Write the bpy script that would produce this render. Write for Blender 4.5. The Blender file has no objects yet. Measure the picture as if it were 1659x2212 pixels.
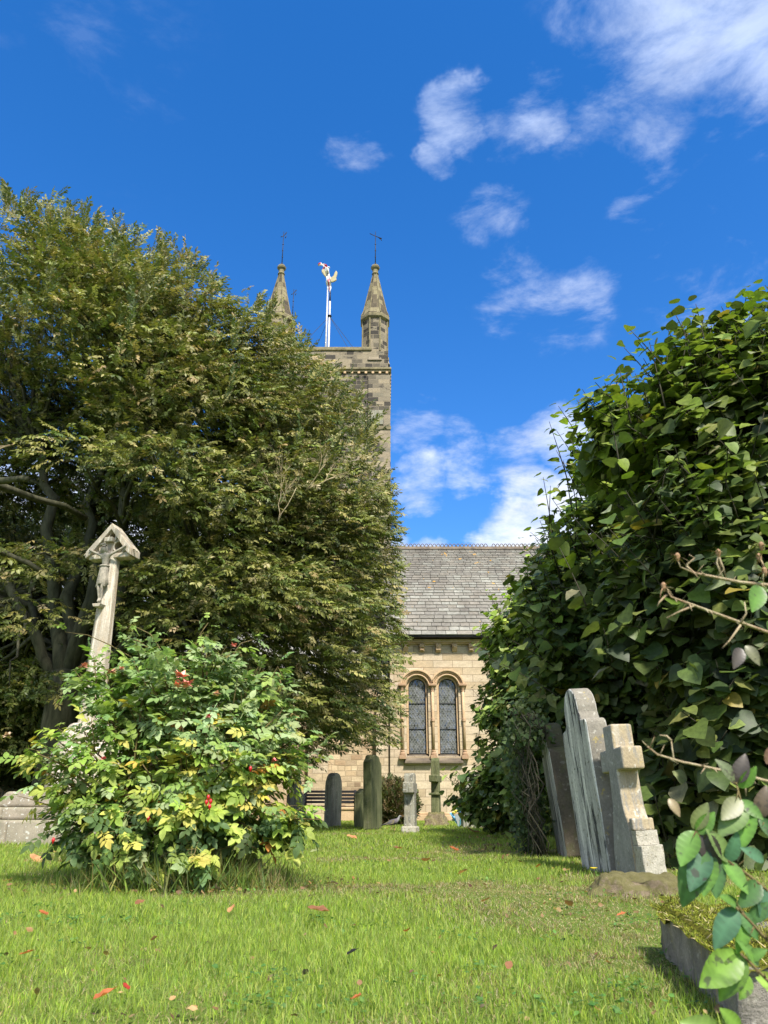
import bpy, bmesh, math, random
import numpy as np
from mathutils import Vector, Matrix, noise as mnoise
R = math.radians
random.seed(7); rng = np.random.default_rng(7)
SC = bpy.context.scene
COL = SC.collection
# ------------------------------------------------------------------ camera
PITCH = 21.0; EYE = 0.42; F = 1661.0           # F in units of a 1659 x 2212 picture
cd = bpy.data.cameras.new('camera'); cam = bpy.data.objects.new('camera', cd); COL.objects.link(cam)
cam.location = (0, 0, EYE); cam.rotation_euler = (R(90 + PITCH), 0, 0)
cd.sensor_fit = 'VERTICAL'; cd.sensor_height = 36; cd.lens = 36 * F / 2212
cd.clip_start = 0.05; cd.clip_end = 2000
cd.dof.use_dof = True; cd.dof.focus_distance = 9.0; cd.dof.aperture_fstop = 14.0
SC.camera = cam
SC.render.resolution_x = 768; SC.render.resolution_y = 1024
# ------------------------------------------------------------------ light
SUN_EL, SUN_AZ = 51.0, 157.0                    # azimuth clockwise from +Y (the view direction)
ld = bpy.data.lights.new('sun', 'SUN'); sun = bpy.data.objects.new('sun', ld); COL.objects.link(sun)
ld.energy = 3.3; ld.angle = R(6); ld.color = (1.0, 0.93, 0.82)
sd = Vector((math.sin(R(SUN_AZ)) * math.cos(R(SUN_EL)), math.cos(R(SUN_AZ)) * math.cos(R(SUN_EL)), math.sin(R(SUN_EL))))
sun.rotation_euler = sd.to_track_quat('Z', 'Y').to_euler(); sun.location = sd * 60
SC.view_settings.view_transform = 'Standard'; SC.view_settings.look = 'None'
SC.view_settings.exposure = 1.32; SC.view_settings.gamma = 1
cy = SC.cycles
cy.max_bounces = 6; cy.diffuse_bounces = 3; cy.glossy_bounces = 2; cy.transmission_bounces = 4
cy.transparent_max_bounces = 6; cy.caustics_reflective = False; cy.caustics_refractive = False
cy.use_denoising = True; cy.use_adaptive_sampling = True; cy.adaptive_threshold = 0.015

_f = (0.0, math.cos(R(PITCH)), math.sin(R(PITCH))); _u = (0.0, -math.sin(R(PITCH)), math.cos(R(PITCH)))
def ray(px, py):
    u = (px - 829.5) / F; v = (1106 - py) / F
    return Vector((u, _f[1] + _u[1] * v, _f[2] + _u[2] * v))
def at(px, py, Y):
    d = ray(px, py); return Vector((0, 0, EYE)) + d * (Y / d.y)
def gnd(px, py):
    d = ray(px, py); return Vector((0, 0, EYE)) + d * (-EYE / d.z)

# ------------------------------------------------------------------ node helpers
def N(nt, t, **k):
    n = nt.nodes.new(t)
    for a, b in k.items():
        if hasattr(n, a) and a not in n.inputs: setattr(n, a, b)
        else: n.inputs[a].default_value = b
    return n
def L(nt, a, b): nt.links.new(a, b)
def ramp(nt, src, stops, interp='LINEAR'):
    n = nt.nodes.new('ShaderNodeValToRGB'); n.color_ramp.interpolation = interp
    e = n.color_ramp.elements
    while len(e) < len(stops): e.new(0.5)
    for i, (p, c) in enumerate(stops):
        e[i].position = p; e[i].color = (*c, 1) if not isinstance(c, (int, float)) else (c, c, c, 1)
    L(nt, src, n.inputs[0]); return n.outputs[0]
def mixc(nt, fac, a, b, mode='MIX'):
    n = nt.nodes.new('ShaderNodeMix'); n.data_type = 'RGBA'; n.blend_type = mode
    for s, v in ((n.inputs[0], fac), (n.inputs[6], a), (n.inputs[7], b)):
        if hasattr(v, 'is_linked'): L(nt, v, s)
        elif isinstance(v, (int, float)): s.default_value = v
        else: s.default_value = (*v, 1)
    return n.outputs[2]
def math_(nt, op, a, b=None, c=None, clamp=False):
    n = nt.nodes.new('ShaderNodeMath'); n.operation = op; n.use_clamp = clamp
    for i, v in enumerate((a, b, c)):
        if v is None: continue
        if hasattr(v, 'is_linked'): L(nt, v, n.inputs[i])
        else: n.inputs[i].default_value = v
    return n.outputs[0]
def maprange(nt, v, a, b, c=0.0, d=1.0, smooth=False):
    n = nt.nodes.new('ShaderNodeMapRange'); n.interpolation_type = 'SMOOTHSTEP' if smooth else 'LINEAR'
    L(nt, v, n.inputs[0])
    for i, x in enumerate((a, b, c, d)): n.inputs[i + 1].default_value = x
    return n.outputs[0]
def noise(nt, vec, scale, detail=5, rough=0.6, dist=0.0):
    n = N(nt, 'ShaderNodeTexNoise', Scale=scale, Detail=detail, Roughness=rough, Distortion=dist)
    if vec is not None: L(nt, vec, n.inputs['Vector'])
    return n.outputs['Fac']
def mapping(nt, vec, scale=(1, 1, 1), loc=(0, 0, 0)):
    n = N(nt, 'ShaderNodeMapping', Scale=scale, Location=loc); L(nt, vec, n.inputs['Vector']); return n.outputs[0]
def new_mat(name, rough=0.85, spec=0.3):
    m = bpy.data.materials.new(name); m.use_nodes = True; nt = m.node_tree
    b = nt.nodes['Principled BSDF']; b.inputs['Roughness'].default_value = rough
    b.inputs['Specular IOR Level'].default_value = spec
    return m, nt, b
def bump(nt, b, h, strength=0.5, dist=0.02):
    n = N(nt, 'ShaderNodeBump', Strength=strength, Distance=dist); L(nt, h, n.inputs['Height']); L(nt, n.outputs[0], b.inputs['Normal'])

# ------------------------------------------------------------------ world : sky with clouds
W = bpy.data.worlds.new('World'); SC.world = W; W.use_nodes = True
nt = W.node_tree; bg = nt.nodes['Background']; bg.inputs['Strength'].default_value = 0.10
sky = N(nt, 'ShaderNodeTexSky'); sky.sky_type = 'NISHITA'; sky.sun_disc = False
sky.sun_elevation = R(SUN_EL); sky.sun_rotation = R(SUN_AZ); sky.air_density = 1.0; sky.dust_density = 0.25; sky.ozone_density = 3.0
hs = N(nt, 'ShaderNodeHueSaturation', Saturation=1.36, Value=1.05); L(nt, mixc(nt, 1.0, sky.outputs[0], (1.0, .93, .99), 'MULTIPLY'), hs.inputs['Color'])
gm = N(nt, 'ShaderNodeMix'); skycol = hs.outputs[0]; nt.nodes.remove(gm)
tc = N(nt, 'ShaderNodeTexCoord'); V0 = tc.outputs['Generated']
nz = N(nt, 'ShaderNodeTexNoise', Scale=9.0, Detail=5.0, Roughness=0.65); L(nt, V0, nz.inputs['Vector'])
vs = N(nt, 'ShaderNodeVectorMath', operation='SUBTRACT'); L(nt, nz.outputs['Color'], vs.inputs[0]); vs.inputs[1].default_value = (.5, .5, .5)
vm = N(nt, 'ShaderNodeVectorMath', operation='SCALE'); L(nt, vs.outputs[0], vm.inputs[0]); vm.inputs['Scale'].default_value = 0.10
va = N(nt, 'ShaderNodeVectorMath', operation='ADD'); L(nt, V0, va.inputs[0]); L(nt, vm.outputs[0], va.inputs[1])
vn = N(nt, 'ShaderNodeVectorMath', operation='NORMALIZE'); L(nt, va.outputs[0], vn.inputs[0]); VD = vn.outputs[0]
blobs = [(1550, 50, 170, .85), (1480, 150, 120, .8), (1610, 170, 110, .55), (1430, 255, 70, .5), (1290, 240, 50, .3),
         (1225, 320, 40, .3), (1600, -150, 260, .9), (985, 255, 60, .6), (945, 325, 40, .42), (1110, 285, 60, .42), (1180, 205, 62, .5),
         (765, 338, 50, .42), (1068, 463, 60, .42), (1120, 625, 80, .42), (1230, 660, 90, .4), (1560, 610, 120, .5),
         (1390, 470, 55, .4), (1440, 405, 50, .3), (170, 120, 220, .13), (60, 50, 150, .1),
         (900, 915, 60, .5), (980, 940, 45, .42), (900, 1035, 60, .62), (1010, 1015, 62, .64), (1110, 995, 62, .66), (1210, 945, 80, .75),
         (1140, 1075, 60, .75), (1120, 1165, 90, 1.3), (960, 1210, 60, 1.0), (1250, 1150, 110, 1.3), (1500, 1150, 220, 1.3), (860, 1160, 34, .6),
         (200, 1300, 260, 1.3), (450, 1250, 180, 1.2), (60, 1550, 320, 1.3), (0, 1150, 160, 1.0), (700, 1500, 300, 1.0)]
acc = None
for (px, py, r_, a_) in blobs:
    d = ray(px, py).normalized(); rr = r_ / F
    dp = N(nt, 'ShaderNodeVectorMath', operation='DOT_PRODUCT'); L(nt, VD, dp.inputs[0]); dp.inputs[1].default_value = d
    m_ = maprange(nt, dp.outputs['Value'], math.cos(rr * 1.5), math.cos(rr * 0.15), 0.0, a_, True)
    acc = m_ if acc is None else math_(nt, 'MAXIMUM', acc, m_)
# added unseen cloud banks (behind, beside, overhead) for neutral fill light; low horizon clouds
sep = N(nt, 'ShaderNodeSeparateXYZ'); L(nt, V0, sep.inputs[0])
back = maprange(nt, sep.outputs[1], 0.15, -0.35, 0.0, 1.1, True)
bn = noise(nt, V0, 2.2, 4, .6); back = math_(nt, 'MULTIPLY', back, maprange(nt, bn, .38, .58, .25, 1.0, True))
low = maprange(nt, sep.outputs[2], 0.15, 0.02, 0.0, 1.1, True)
sid = math_(nt, 'MAXIMUM', maprange(nt, math_(nt, 'ABSOLUTE', sep.outputs[0]), .54, .74, 0, 1.1, True), maprange(nt, sep.outputs[2], .88, .97, 0, 1.1, True))  # side and zenith cloud outside the view, added to neutralise the ambient light
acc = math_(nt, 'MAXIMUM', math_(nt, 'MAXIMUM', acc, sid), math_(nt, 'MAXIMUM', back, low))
mp = N(nt, 'ShaderNodeMapping', Scale=(2.6, 3.0, 6.6), Rotation=(0, R(38), 0)); L(nt, V0, mp.inputs['Vector']); st = mp.outputs[0]
fn = noise(nt, st, 2.6, 10, .62, .25)
tex = maprange(nt, fn, .32, .68, .0, 1.0, False)
mask = maprange(nt, math_(nt, 'ADD', tex, math_(nt, 'MULTIPLY', acc, .95)), .70, 1.85, 0, 1, True)
mask = math_(nt, 'MULTIPLY', mask, maprange(nt, acc, .0, .35, 0, 1, True))
mask = math_(nt, 'MULTIPLY', mask, maprange(nt, sep.outputs[2], .72, .40, .80, .97))
cshade = maprange(nt, noise(nt, st, 5.0, 5, .6), .3, .7, 0.82, 1.05)
cw = N(nt, 'ShaderNodeMix'); cw.data_type = 'RGBA'
cloudc = mixc(nt, 1.0, mixc(nt, maprange(nt, sep.outputs[1], .1, -.2), mixc(nt, maprange(nt, sep.outputs[2], .75, .35), (3.3, 3.9, 5.2), (4.8, 5.0, 5.5)), (5.6, 5.5, 5.4)), cshade, 'MULTIPLY'); nt.nodes.remove(cw)  # last tone is brighter, for the added fill clouds behind the viewer
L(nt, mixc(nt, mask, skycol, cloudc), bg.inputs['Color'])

# ------------------------------------------------------------------ mesh helpers
def tag(o, label=None, cat=None, group=None, kind=None):
    if label: o['label'] = label
    if cat: o['category'] = cat
    if group: o['group'] = group
    if kind: o['kind'] = kind
    return o
def empty(name, loc=(0, 0, 0), rz=0.0, parent=None):
    o = bpy.data.objects.new(name, None); COL.objects.link(o); o.location = loc; o.rotation_euler = (0, 0, rz)
    o.empty_display_size = .2
    if parent: o.parent = parent
    return o
def mesh_np(name, V, Fs, mat=None, parent=None, cols=None, smooth=False, uv=False):
    """V (n,3); Fs list of int arrays (k,c); cols (n,3) per vertex"""
    me = bpy.data.meshes.new(name)
    V = np.asarray(V, np.float32); me.vertices.add(len(V)); me.vertices.foreach_set('co', V.ravel())
    loops = np.concatenate([f.ravel() for f in Fs]).astype(np.int32)
    tot = np.concatenate([np.full(len(f), f.shape[1], np.int32) for f in Fs])
    me.loops.add(len(loops)); me.loops.foreach_set('vertex_index', loops)
    me.polygons.add(len(tot)); me.polygons.foreach_set('loop_start', np.concatenate([[0], np.cumsum(tot)[:-1]]).astype(np.int32))
    me.polygons.foreach_set('loop_total', tot)
    if smooth: me.polygons.foreach_set('use_smooth', np.ones(len(tot), bool))
    me.update(calc_edges=True)
    if cols is not None:
        a = me.color_attributes.new('Col', 'FLOAT_COLOR', 'POINT')
        c = np.ones((len(V), 4), np.float32); c[:, :3] = cols; a.data.foreach_set('color', c.ravel())
    if uv: auto_uv(me)
    if mat: me.materials.append(mat)
    o = bpy.data.objects.new(name, me); COL.objects.link(o)
    if parent: o.parent = parent
    return o
def auto_uv(me):
    uvl = me.uv_layers.new(name='UVMap')
    n = len(me.loops); nv = len(me.vertices)
    co = np.empty(nv * 3, np.float32); me.vertices.foreach_get('co', co); co = co.reshape(-1, 3)
    li = np.empty(n, np.int32); me.loops.foreach_get('vertex_index', li)
    pn = np.empty(len(me.polygons) * 3, np.float32); me.polygons.foreach_get('normal', pn); pn = pn.reshape(-1, 3)
    lt = np.empty(len(me.polygons), np.int32); me.polygons.foreach_get('loop_total', lt)
    nn = np.repeat(pn, lt, axis=0); p = co[li]
    t = np.cross(np.array([0, 0, 1.0]), nn); ln = np.linalg.norm(t, axis=1); flat = ln < .15
    t[flat] = (1, 0, 0); ln[flat] = 1; t /= ln[:, None]
    b = np.cross(nn, t)
    steep = np.abs(nn[:, 2]) < .45
    u = (p * t).sum(1); v = np.where(steep, p[:, 2], (p * b).sum(1))
    uvl.data.foreach_set('uv', np.stack([u, v], 1).astype(np.float32).ravel())
class MB:
    def __init__(s): s.v = []; s.f = []; s.c = []
    def add(s, vs, fs, col=None):
        o = len(s.v); s.v += [tuple(v) for v in vs]; s.f += [tuple(i + o for i in f) for f in fs]
        s.c += [col or (1, 1, 1)] * len(vs); return s
    def box(s, a, b, col=None, M=None):
        x0, y0, z0 = a; x1, y1, z1 = b
        vs = [(x0, y0, z0), (x1, y0, z0), (x1, y1, z0), (x0, y1, z0), (x0, y0, z1), (x1, y0, z1), (x1, y1, z1), (x0, y1, z1)]
        if M is not None: vs = [M @ Vector(v) for v in vs]
        return s.add(vs, [(0, 3, 2, 1), (4, 5, 6, 7), (0, 1, 5, 4), (1, 2, 6, 5), (2, 3, 7, 6), (3, 0, 4, 7)], col)
    def prism(s, poly, h0, h1, fn, col=None, inset=0):
        """poly list of 2D pts; fn(a,b,h)->xyz"""
        n = len(poly)
        vs = [fn(a, b, h0) for a, b in poly] + [fn(a, b, h1) for a, b in poly]
        fs = [tuple(range(n))[::-1], tuple(range(n, 2 * n))] + [(i, (i + 1) % n, (i + 1) % n + n, i + n) for i in range(n)]
        return s.add(vs, fs, col)
    def tube(s, pts, rad, n=6, col=None, cap=True):
        pts = [Vector(p) for p in pts]; k = len(pts)
        if isinstance(rad, (int, float)): rad = [rad] * k
        vs = []; up = None
        for i, p in enumerate(pts):
            d = (pts[min(i + 1, k - 1)] - pts[max(i - 1, 0)]).normalized()
            if up is None: up = d.orthogonal().normalized()
            up = (up - d * up.dot(d)); up = up.normalized() if up.length > 1e-6 else d.orthogonal().normalized()
            w = d.cross(up)
            for j in range(n):
                a = 2 * math.pi * j / n; vs.append(p + (up * math.cos(a) + w * math.sin(a)) * rad[i])
        fs = [(i * n + j, i * n + (j + 1) % n, (i + 1) * n + (j + 1) % n, (i + 1) * n + j) for i in range(k - 1) for j in range(n)]
        if cap: fs += [tuple(range(n))[::-1], tuple(range((k - 1) * n, k * n))]
        return s.add(vs, fs, col)
    def lathe(s, prof, n=16, c=(0, 0, 0), rot=0.0, col=None):
        vs = []; k = len(prof)
        for r, z in prof:
            for j in range(n):
                a = 2 * math.pi * j / n + rot; vs.append((c[0] + r * math.cos(a), c[1] + r * math.sin(a), c[2] + z))
        fs = [(i * n + j, i * n + (j + 1) % n, (i + 1) * n + (j + 1) % n, (i + 1) * n + j) for i in range(k - 1) for j in range(n)]
        fs += [tuple(range(n))[::-1], tuple(range((k - 1) * n, k * n))]
        return s.add(vs, fs, col)
    def build(s, name, mat, parent=None, bevel=0, smooth=False, cols=False, fix=True, seg=2):
        me = bpy.data.meshes.new(name); me.from_pydata(s.v, [], s.f)
        if cols:
            a = me.color_attributes.new('Col', 'FLOAT_COLOR', 'POINT')
            c = np.ones((len(s.v), 4), np.float32); c[:, :3] = s.c; a.data.foreach_set('color', c.ravel())
        if fix:
            bm = bmesh.new(); bm.from_mesh(me); bmesh.ops.recalc_face_normals(bm, faces=bm.faces); bm.to_mesh(me); bm.free()
        me.update(); auto_uv(me)
        if smooth: me.polygons.foreach_set('use_smooth', np.ones(len(me.polygons), bool))
        me.materials.append(mat)
        o = bpy.data.objects.new(name, me); COL.objects.link(o)
        if parent: o.parent = parent
        if bevel:
            b = o.modifiers.new('bevel', 'BEVEL'); b.width = bevel; b.segments = seg; b.limit_method = 'ANGLE'; b.angle_limit = R(35)
        return o
def to_local(o, parent):
    """keep a mesh built in world coordinates where it is under an unrotated parent"""
    l = parent.matrix_basis.translation if parent.parent is None else parent.matrix_basis.translation + parent.parent.matrix_basis.translation
    o.data.transform(Matrix.Translation(-Vector(l))); return o

# leaf tools -------------------------------------------------------
def leaf_tpl(w, n=4, fold=.25, droop=.15, wave=0.0):
    """leaf along +Y, unit length, normal +Z; w(t) half width"""
    V = []; mid = []; le = []; ri = []
    for i in range(n + 1):
        t = i / n; z = -droop * t * t
        mid.append(len(V)); V.append((0, t, z))
    for i in range(n + 1):
        t = i / n; z = -droop * t * t; h = w(t)
        if h < 1e-3: le.append(mid[i]); ri.append(mid[i]); continue
        wz = wave * math.sin(i * 2.3)
        le.append(len(V)); V.append((-h, t, z + fold * h + wz)); ri.append(len(V)); V.append((h, t, z + fold * h - wz))
    tri = []; quad = []
    for i in range(n):
        for e, flip in ((le, 0), (ri, 1)):
            q = [mid[i], mid[i + 1], e[i + 1], e[i]]
            if flip: q = q[::-1]
            u = []
            for x in q:
                if x not in u: u.append(x)
            (tri if len(u) == 3 else quad).append(u) if len(u) > 2 else None
    return np.array(V, float), [np.array(x, int) for x in (tri, quad) if x]
def merge_tpl(parts):
    Vs = []; tri = []; quad = []; o = 0
    for V, Fs in parts:
        Vs.append(V)
        for f in Fs: (tri if f.shape[1] == 3 else quad).append(f + o)
        o += len(V)
    return np.concatenate(Vs), [np.concatenate(x) for x in (tri, quad) if x]
def xf(tpl, M):
    V, Fs = tpl; return (V @ np.array(M.to_3x3()).T + np.array(M.translation), Fs)
def norm(a): return a / np.maximum(np.linalg.norm(a, axis=1, keepdims=True), 1e-9)
def frames(d, n):
    d = norm(d); n = n - (n * d).sum(1, keepdims=True) * d; n = norm(n); s = np.cross(d, n)
    return np.stack([s, d, n], 2)                      # columns
def scatter(tpl, P, D, Nn, S, C=None, jit=0.0):
    V, Fs = tpl; k = len(P); m = len(V)
    Rm = frames(D, Nn)
    out = np.einsum('kij,mj->kmi', Rm, V) * np.asarray(S)[:, None, None] + P[:, None, :]
    F2 = [(f[None] + (np.arange(k) * m)[:, None, None]).reshape(-1, f.shape[1]) for f in Fs]
    cols = None if C is None else np.repeat(C, m, axis=0)
    return out.reshape(-1, 3), F2, cols
def join_np(items):
    Vs = []; Fd = {}; Cs = []; o = 0
    for V, Fs, c in items:
        Vs.append(V); Cs.append(c)
        for f in Fs: Fd.setdefault(f.shape[1], []).append(f + o)
        o += len(V)
    return np.concatenate(Vs), [np.concatenate(x) for x in Fd.values()], np.concatenate(Cs)
def vnoise(x, y, s, seed=0):
    r2 = np.random.default_rng(seed); T = r2.random((256, 256))
    x = x * s; y = y * s; xi = np.floor(x).astype(int); yi = np.floor(y).astype(int); fx = x - xi; fy = y - yi
    fx = fx * fx * (3 - 2 * fx); fy = fy * fy * (3 - 2 * fy)
    g = lambda a, b: T[a % 256, b % 256]
    return (g(xi, yi) * (1 - fx) + g(xi + 1, yi) * fx) * (1 - fy) + (g(xi, yi + 1) * (1 - fx) + g(xi + 1, yi + 1) * fx) * fy
def fbm(x, y, s, seed=0): return (vnoise(x, y, s, seed) + .5 * vnoise(x, y, s * 2.1, seed + 1) + .25 * vnoise(x, y, s * 4.3, seed + 2)) / 1.75
def pick(cols, k, jit=.12, w=None):
    c = np.array(cols, float)[rng.choice(len(cols), k, p=w)]
    return np.clip(c * (1 + rng.normal(0, jit, (k, 1))) * (1 + rng.normal(0, jit * .35, (k, 3))), .004, .9)

# ------------------------------------------------------------------ materials
def leaf_mat(name, rough=.45, trans=.28, spec=.4, veins=0.0):
    m, nt, b = new_mat(name, rough, spec)
    a = N(nt, 'ShaderNodeAttribute'); a.attribute_name = 'Col'; c = a.outputs['Color']
    g = N(nt, 'ShaderNodeNewGeometry')
    nf = noise(nt, g.outputs['Position'], 30 if veins else 12, 3, .6)
    c = mixc(nt, 1.0, c, ramp(nt, nf, [(.3, .72), (.7, 1.2)]), 'MULTIPLY')
    back = mixc(nt, .35, c, (.20, .23, .15))
    c2 = mixc(nt, g.outputs['Backfacing'], c, back)
    L(nt, c2, b.inputs['Base Color'])
    t = N(nt, 'ShaderNodeBsdfTranslucent'); L(nt, mixc(nt, 1.0, c, (1.25, 1.35, .6), 'MULTIPLY'), t.inputs['Color'])
    mx = N(nt, 'ShaderNodeMixShader', Fac=trans); L(nt, b.outputs[0], mx.inputs[1]); L(nt, t.outputs[0], mx.inputs[2])
    L(nt, mx.outputs[0], nt.nodes['Material Output'].inputs[0])
    return m
M_LEAF = leaf_mat('hornbeam_leaf', .5, .22, .35)
M_LIME = leaf_mat('lime_leaf', .48, .3, .3, 1)
M_ROSE = leaf_mat('rose_leaf', .55, .34, .25, 1)
M_NEARLEAF = leaf_mat('near_rose_leaf', .4, .28, .4, 1)
nt = M_NEARLEAF.node_tree; _b = nt.nodes['Principled BSDF']; _l = _b.inputs['Base Color'].links[0].from_socket; _g = nt.nodes['Geometry'].outputs['Position']
L(nt, mixc(nt, maprange(nt, noise(nt, _g, 75, 3, .6), .60, .66, 0, .8, True), _l, (.05, .04, .035)), _b.inputs['Base Color'])
M_GRASS = leaf_mat('grass_blade', .6, .42, .25)
def bark_mat(name, c1, c2, sc=6):
    m, nt, b = new_mat(name, .9, .2); t = N(nt, 'ShaderNodeTexCoord')
    n = noise(nt, mapping(nt, t.outputs['Object'], (sc, sc, sc * .22)), 1.6, 6, .65)
    n2 = noise(nt, t.outputs['Object'], 1.3, 3)
    c = mixc(nt, n2, ramp(nt, n, [(.3, c1), (.7, c2)]), mixc(nt, 1.0, ramp(nt, n, [(.3, c1), (.7, c2)]), (.8, .95, .7), 'MULTIPLY'))
    L(nt, c, b.inputs['Base Color']); bump(nt, b, n, .6, .03); return m
M_BARK = bark_mat('grey_bark', (.028, .027, .018), (.115, .105, .075))
M_STEM = bark_mat('green_stem', (.09, .06, .03), (.22, .17, .08), 30)
M_TWIG = bark_mat('dry_twig', (.28, .16, .11), (.5, .42, .3), 40)
M_DARKBARK = bark_mat('dark_bark', (.03, .026, .02), (.08, .07, .055))

def ashlar(name, stops, bw=.62, rh=.235, mortar=.007, mcol=(.2, .15, .1), grime=.5, off=.5, bdist=.012, squash=1.0, dirt=(.09, .075, .06), warp=0.0):
    m, nt, b = new_mat(name, .92, .15); uv = N(nt, 'ShaderNodeTexCoord').outputs['UV']; ob = N(nt, 'ShaderNodeTexCoord').outputs['Object']
    v = uv
    if warp:
        nn = N(nt, 'ShaderNodeTexNoise', Scale=1.7, Detail=3.0); L(nt, uv, nn.inputs['Vector'])
        s1 = N(nt, 'ShaderNodeVectorMath', operation='SUBTRACT'); L(nt, nn.outputs['Color'], s1.inputs[0]); s1.inputs[1].default_value = (.5, .5, .5)
        s2 = N(nt, 'ShaderNodeVectorMath', operation='SCALE'); L(nt, s1.outputs[0], s2.inputs[0]); s2.inputs['Scale'].default_value = warp
        s3 = N(nt, 'ShaderNodeVectorMath', operation='ADD'); L(nt, uv, s3.inputs[0]); L(nt, s2.outputs[0], s3.inputs[1]); v = s3.outputs[0]
    br = N(nt, 'ShaderNodeTexBrick'); br.offset = off; br.offset_frequency = 2; br.squash = squash; br.squash_frequency = 3
    for k_, x in (('Color1', (0, 0, 0, 1)), ('Color2', (1, 1, 1, 1)), ('Mortar', (.5, .5, .5, 1)), ('Scale', 1.0), ('Mortar Size', mortar), ('Mortar Smooth', .3), ('Brick Width', bw), ('Row Height', rh)):
        br.inputs[k_].default_value = x
    L(nt, v, br.inputs['Vector'])
    base = ramp(nt, br.outputs['Color'], stops)
    f1 = noise(nt, mapping(nt, ob, (1, 1, 2.5)), 3.0, 7, .7); f2 = noise(nt, ob, 22, 4, .7); f3 = noise(nt, ob, .7, 4, .6)
    c = mixc(nt, 1.0, base, ramp(nt, f1, [(.28, .72), (.72, 1.22)]), 'MULTIPLY')
    c = mixc(nt, 1.0, c, ramp(nt, f2, [(.3, .82), (.7, 1.12)]), 'MULTIPLY')
    g = math_(nt, 'MULTIPLY', maprange(nt, math_(nt, 'MULTIPLY', f1, math_(nt, 'ADD', f3, .45)), .5, .68, 0, 1, True), grime)
    c = mixc(nt, g, c, dirt)
    c = mixc(nt, br.outputs['Fac'], c, mcol)
    L(nt, c, b.inputs['Base Color'])
    h = math_(nt, 'SUBTRACT', math_(nt, 'MULTIPLY', f2, .35), br.outputs['Fac'])
    bump(nt, b, h, .7, bdist); return m
M_WALL = ashlar('buff_ashlar', [(0, (.42, .33, .21)), (.35, (.49, .40, .28)), (.7, (.55, .46, .33)), (1, (.46, .36, .23))], grime=.55, dirt=(.22, .19, .15), bw=.66, rh=.24)
M_RUBBLE = ashlar('rubble_masonry', [(0, (.30, .20, .12)), (.4, (.50, .38, .24)), (.8, (.56, .45, .30)), (1, (.24, .17, .11))], bw=.36, rh=.17, mortar=.014, mcol=(.36, .28, .18), grime=.4, squash=.6, warp=.09, bdist=.03)
M_TOWER = ashlar('weathered_tower_stone', [(0, (.055, .05, .045)), (.3, (.10, .09, .07)), (.42, (.22, .19, .14)), (.75, (.31, .26, .18)), (1, (.20, .18, .135))], bw=.52, rh=.24, mortar=.011, mcol=(.26, .22, .16), grime=1.0, dirt=(.035, .032, .03), squash=.7)
M_SPIRE = ashlar('spire_stone', [(0, (.07, .06, .045)), (.35, (.12, .10, .07)), (.5, (.23, .20, .12)), (1, (.26, .23, .14))], bw=.36, rh=.30, mortar=.01, mcol=(.16, .13, .09), grime=.8, dirt=(.05, .045, .035))
def plain_stone(name, c1, c2, spot=None, spot_amt=.5, moss=0.0, streak=None, sc=1.0, bstr=.5, lichen=0.0, mossc=(.10, .13, .02)):
    m, nt, b = new_mat(name, .92, .15); ob = N(nt, 'ShaderNodeTexCoord').outputs['Object']
    f1 = noise(nt, ob, 4 * sc, 8, .65); f2 = noise(nt, ob, 60 * sc, 4, .7)
    c = ramp(nt, f1, [(.3, c1), (.7, c2)])
    if streak:
        s = noise(nt, mapping(nt, ob, (9, 9, 1.1)), 2.2 * sc, 9, .7, .5); s2 = noise(nt, mapping(nt, ob, (9, 9, .6), (3, 1, 7)), 1.6 * sc, 6, .6, .3)
        c = mixc(nt, maprange(nt, s, .50, .60, 0, 1, True), c, streak[0]); c = mixc(nt, maprange(nt, s2, .52, .6, 0, 1, True), c, streak[1])
    c = mixc(nt, 1.0, c, ramp(nt, f2, [(.3, .78), (.7, 1.15)]), 'MULTIPLY')
    if spot:
        vo = N(nt, 'ShaderNodeTexNoise', Scale=26.0 * sc, Detail=3.0, Roughness=.5); L(nt, ob, vo.inputs['Vector'])
        k_ = math_(nt, 'MULTIPLY', maprange(nt, vo.outputs['Fac'], .62, .66, 0, 1, True), spot_amt); c = mixc(nt, k_, c, spot)
    if lichen:
        k_ = math_(nt, 'MULTIPLY', maprange(nt, noise(nt, mapping(nt, ob, (1, 1, 1), (5, 5, 5)), 7 * sc, 6, .7), .60, .68, 0, 1, True), lichen); c = mixc(nt, k_, c, (.42, .33, .08))
    if moss:
        g = N(nt, 'ShaderNodeNewGeometry'); sp = N(nt, 'ShaderNodeSeparateXYZ'); L(nt, g.outputs['Normal'], sp.inputs[0])
        k_ = math_(nt, 'ADD', math_(nt, 'MULTIPLY', sp.outputs[2], .35), noise(nt, ob, 6 * sc, 6, .65))
        c = mixc(nt, math_(nt, 'MULTIPLY', maprange(nt, k_, .5, .72, 0, 1, True), moss), c, mossc)
    L(nt, c, b.inputs['Base Color']); bump(nt, b, math_(nt, 'ADD', math_(nt, 'MULTIPLY', f2, .5), f1), bstr, .015); return m
M_BUFF = plain_stone('buff_moulded_stone', (.42, .29, .17), (.58, .43, .27), (.2, .14, .1), .3)
M_BROWN = plain_stone('brown_carved_stone', (.30, .19, .12), (.46, .32, .20), (.1, .08, .06), .4)
M_DARKSTONE = plain_stone('dark_sill_stone', (.09, .075, .06), (.22, .18, .13))
M_TRIM = plain_stone('tower_trim_stone', (.10, .09, .06), (.30, .26, .15), (.05, .05, .04), .7)
M_CROSS = plain_stone('cross_limestone', (.36, .32, .25), (.49, .44, .36), (.74, .70, .60), .25, streak=((.42, .34, .24), (.62, .57, .47)))
M_FIG = plain_stone('carved_figure_stone', (.20, .19, .16), (.48, .43, .34), None, sc=5)
M_STEP = plain_stone('lichened_step_stone', (.25, .22, .17), (.40, .35, .27), (.62, .62, .56), .8, moss=.25)
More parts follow.
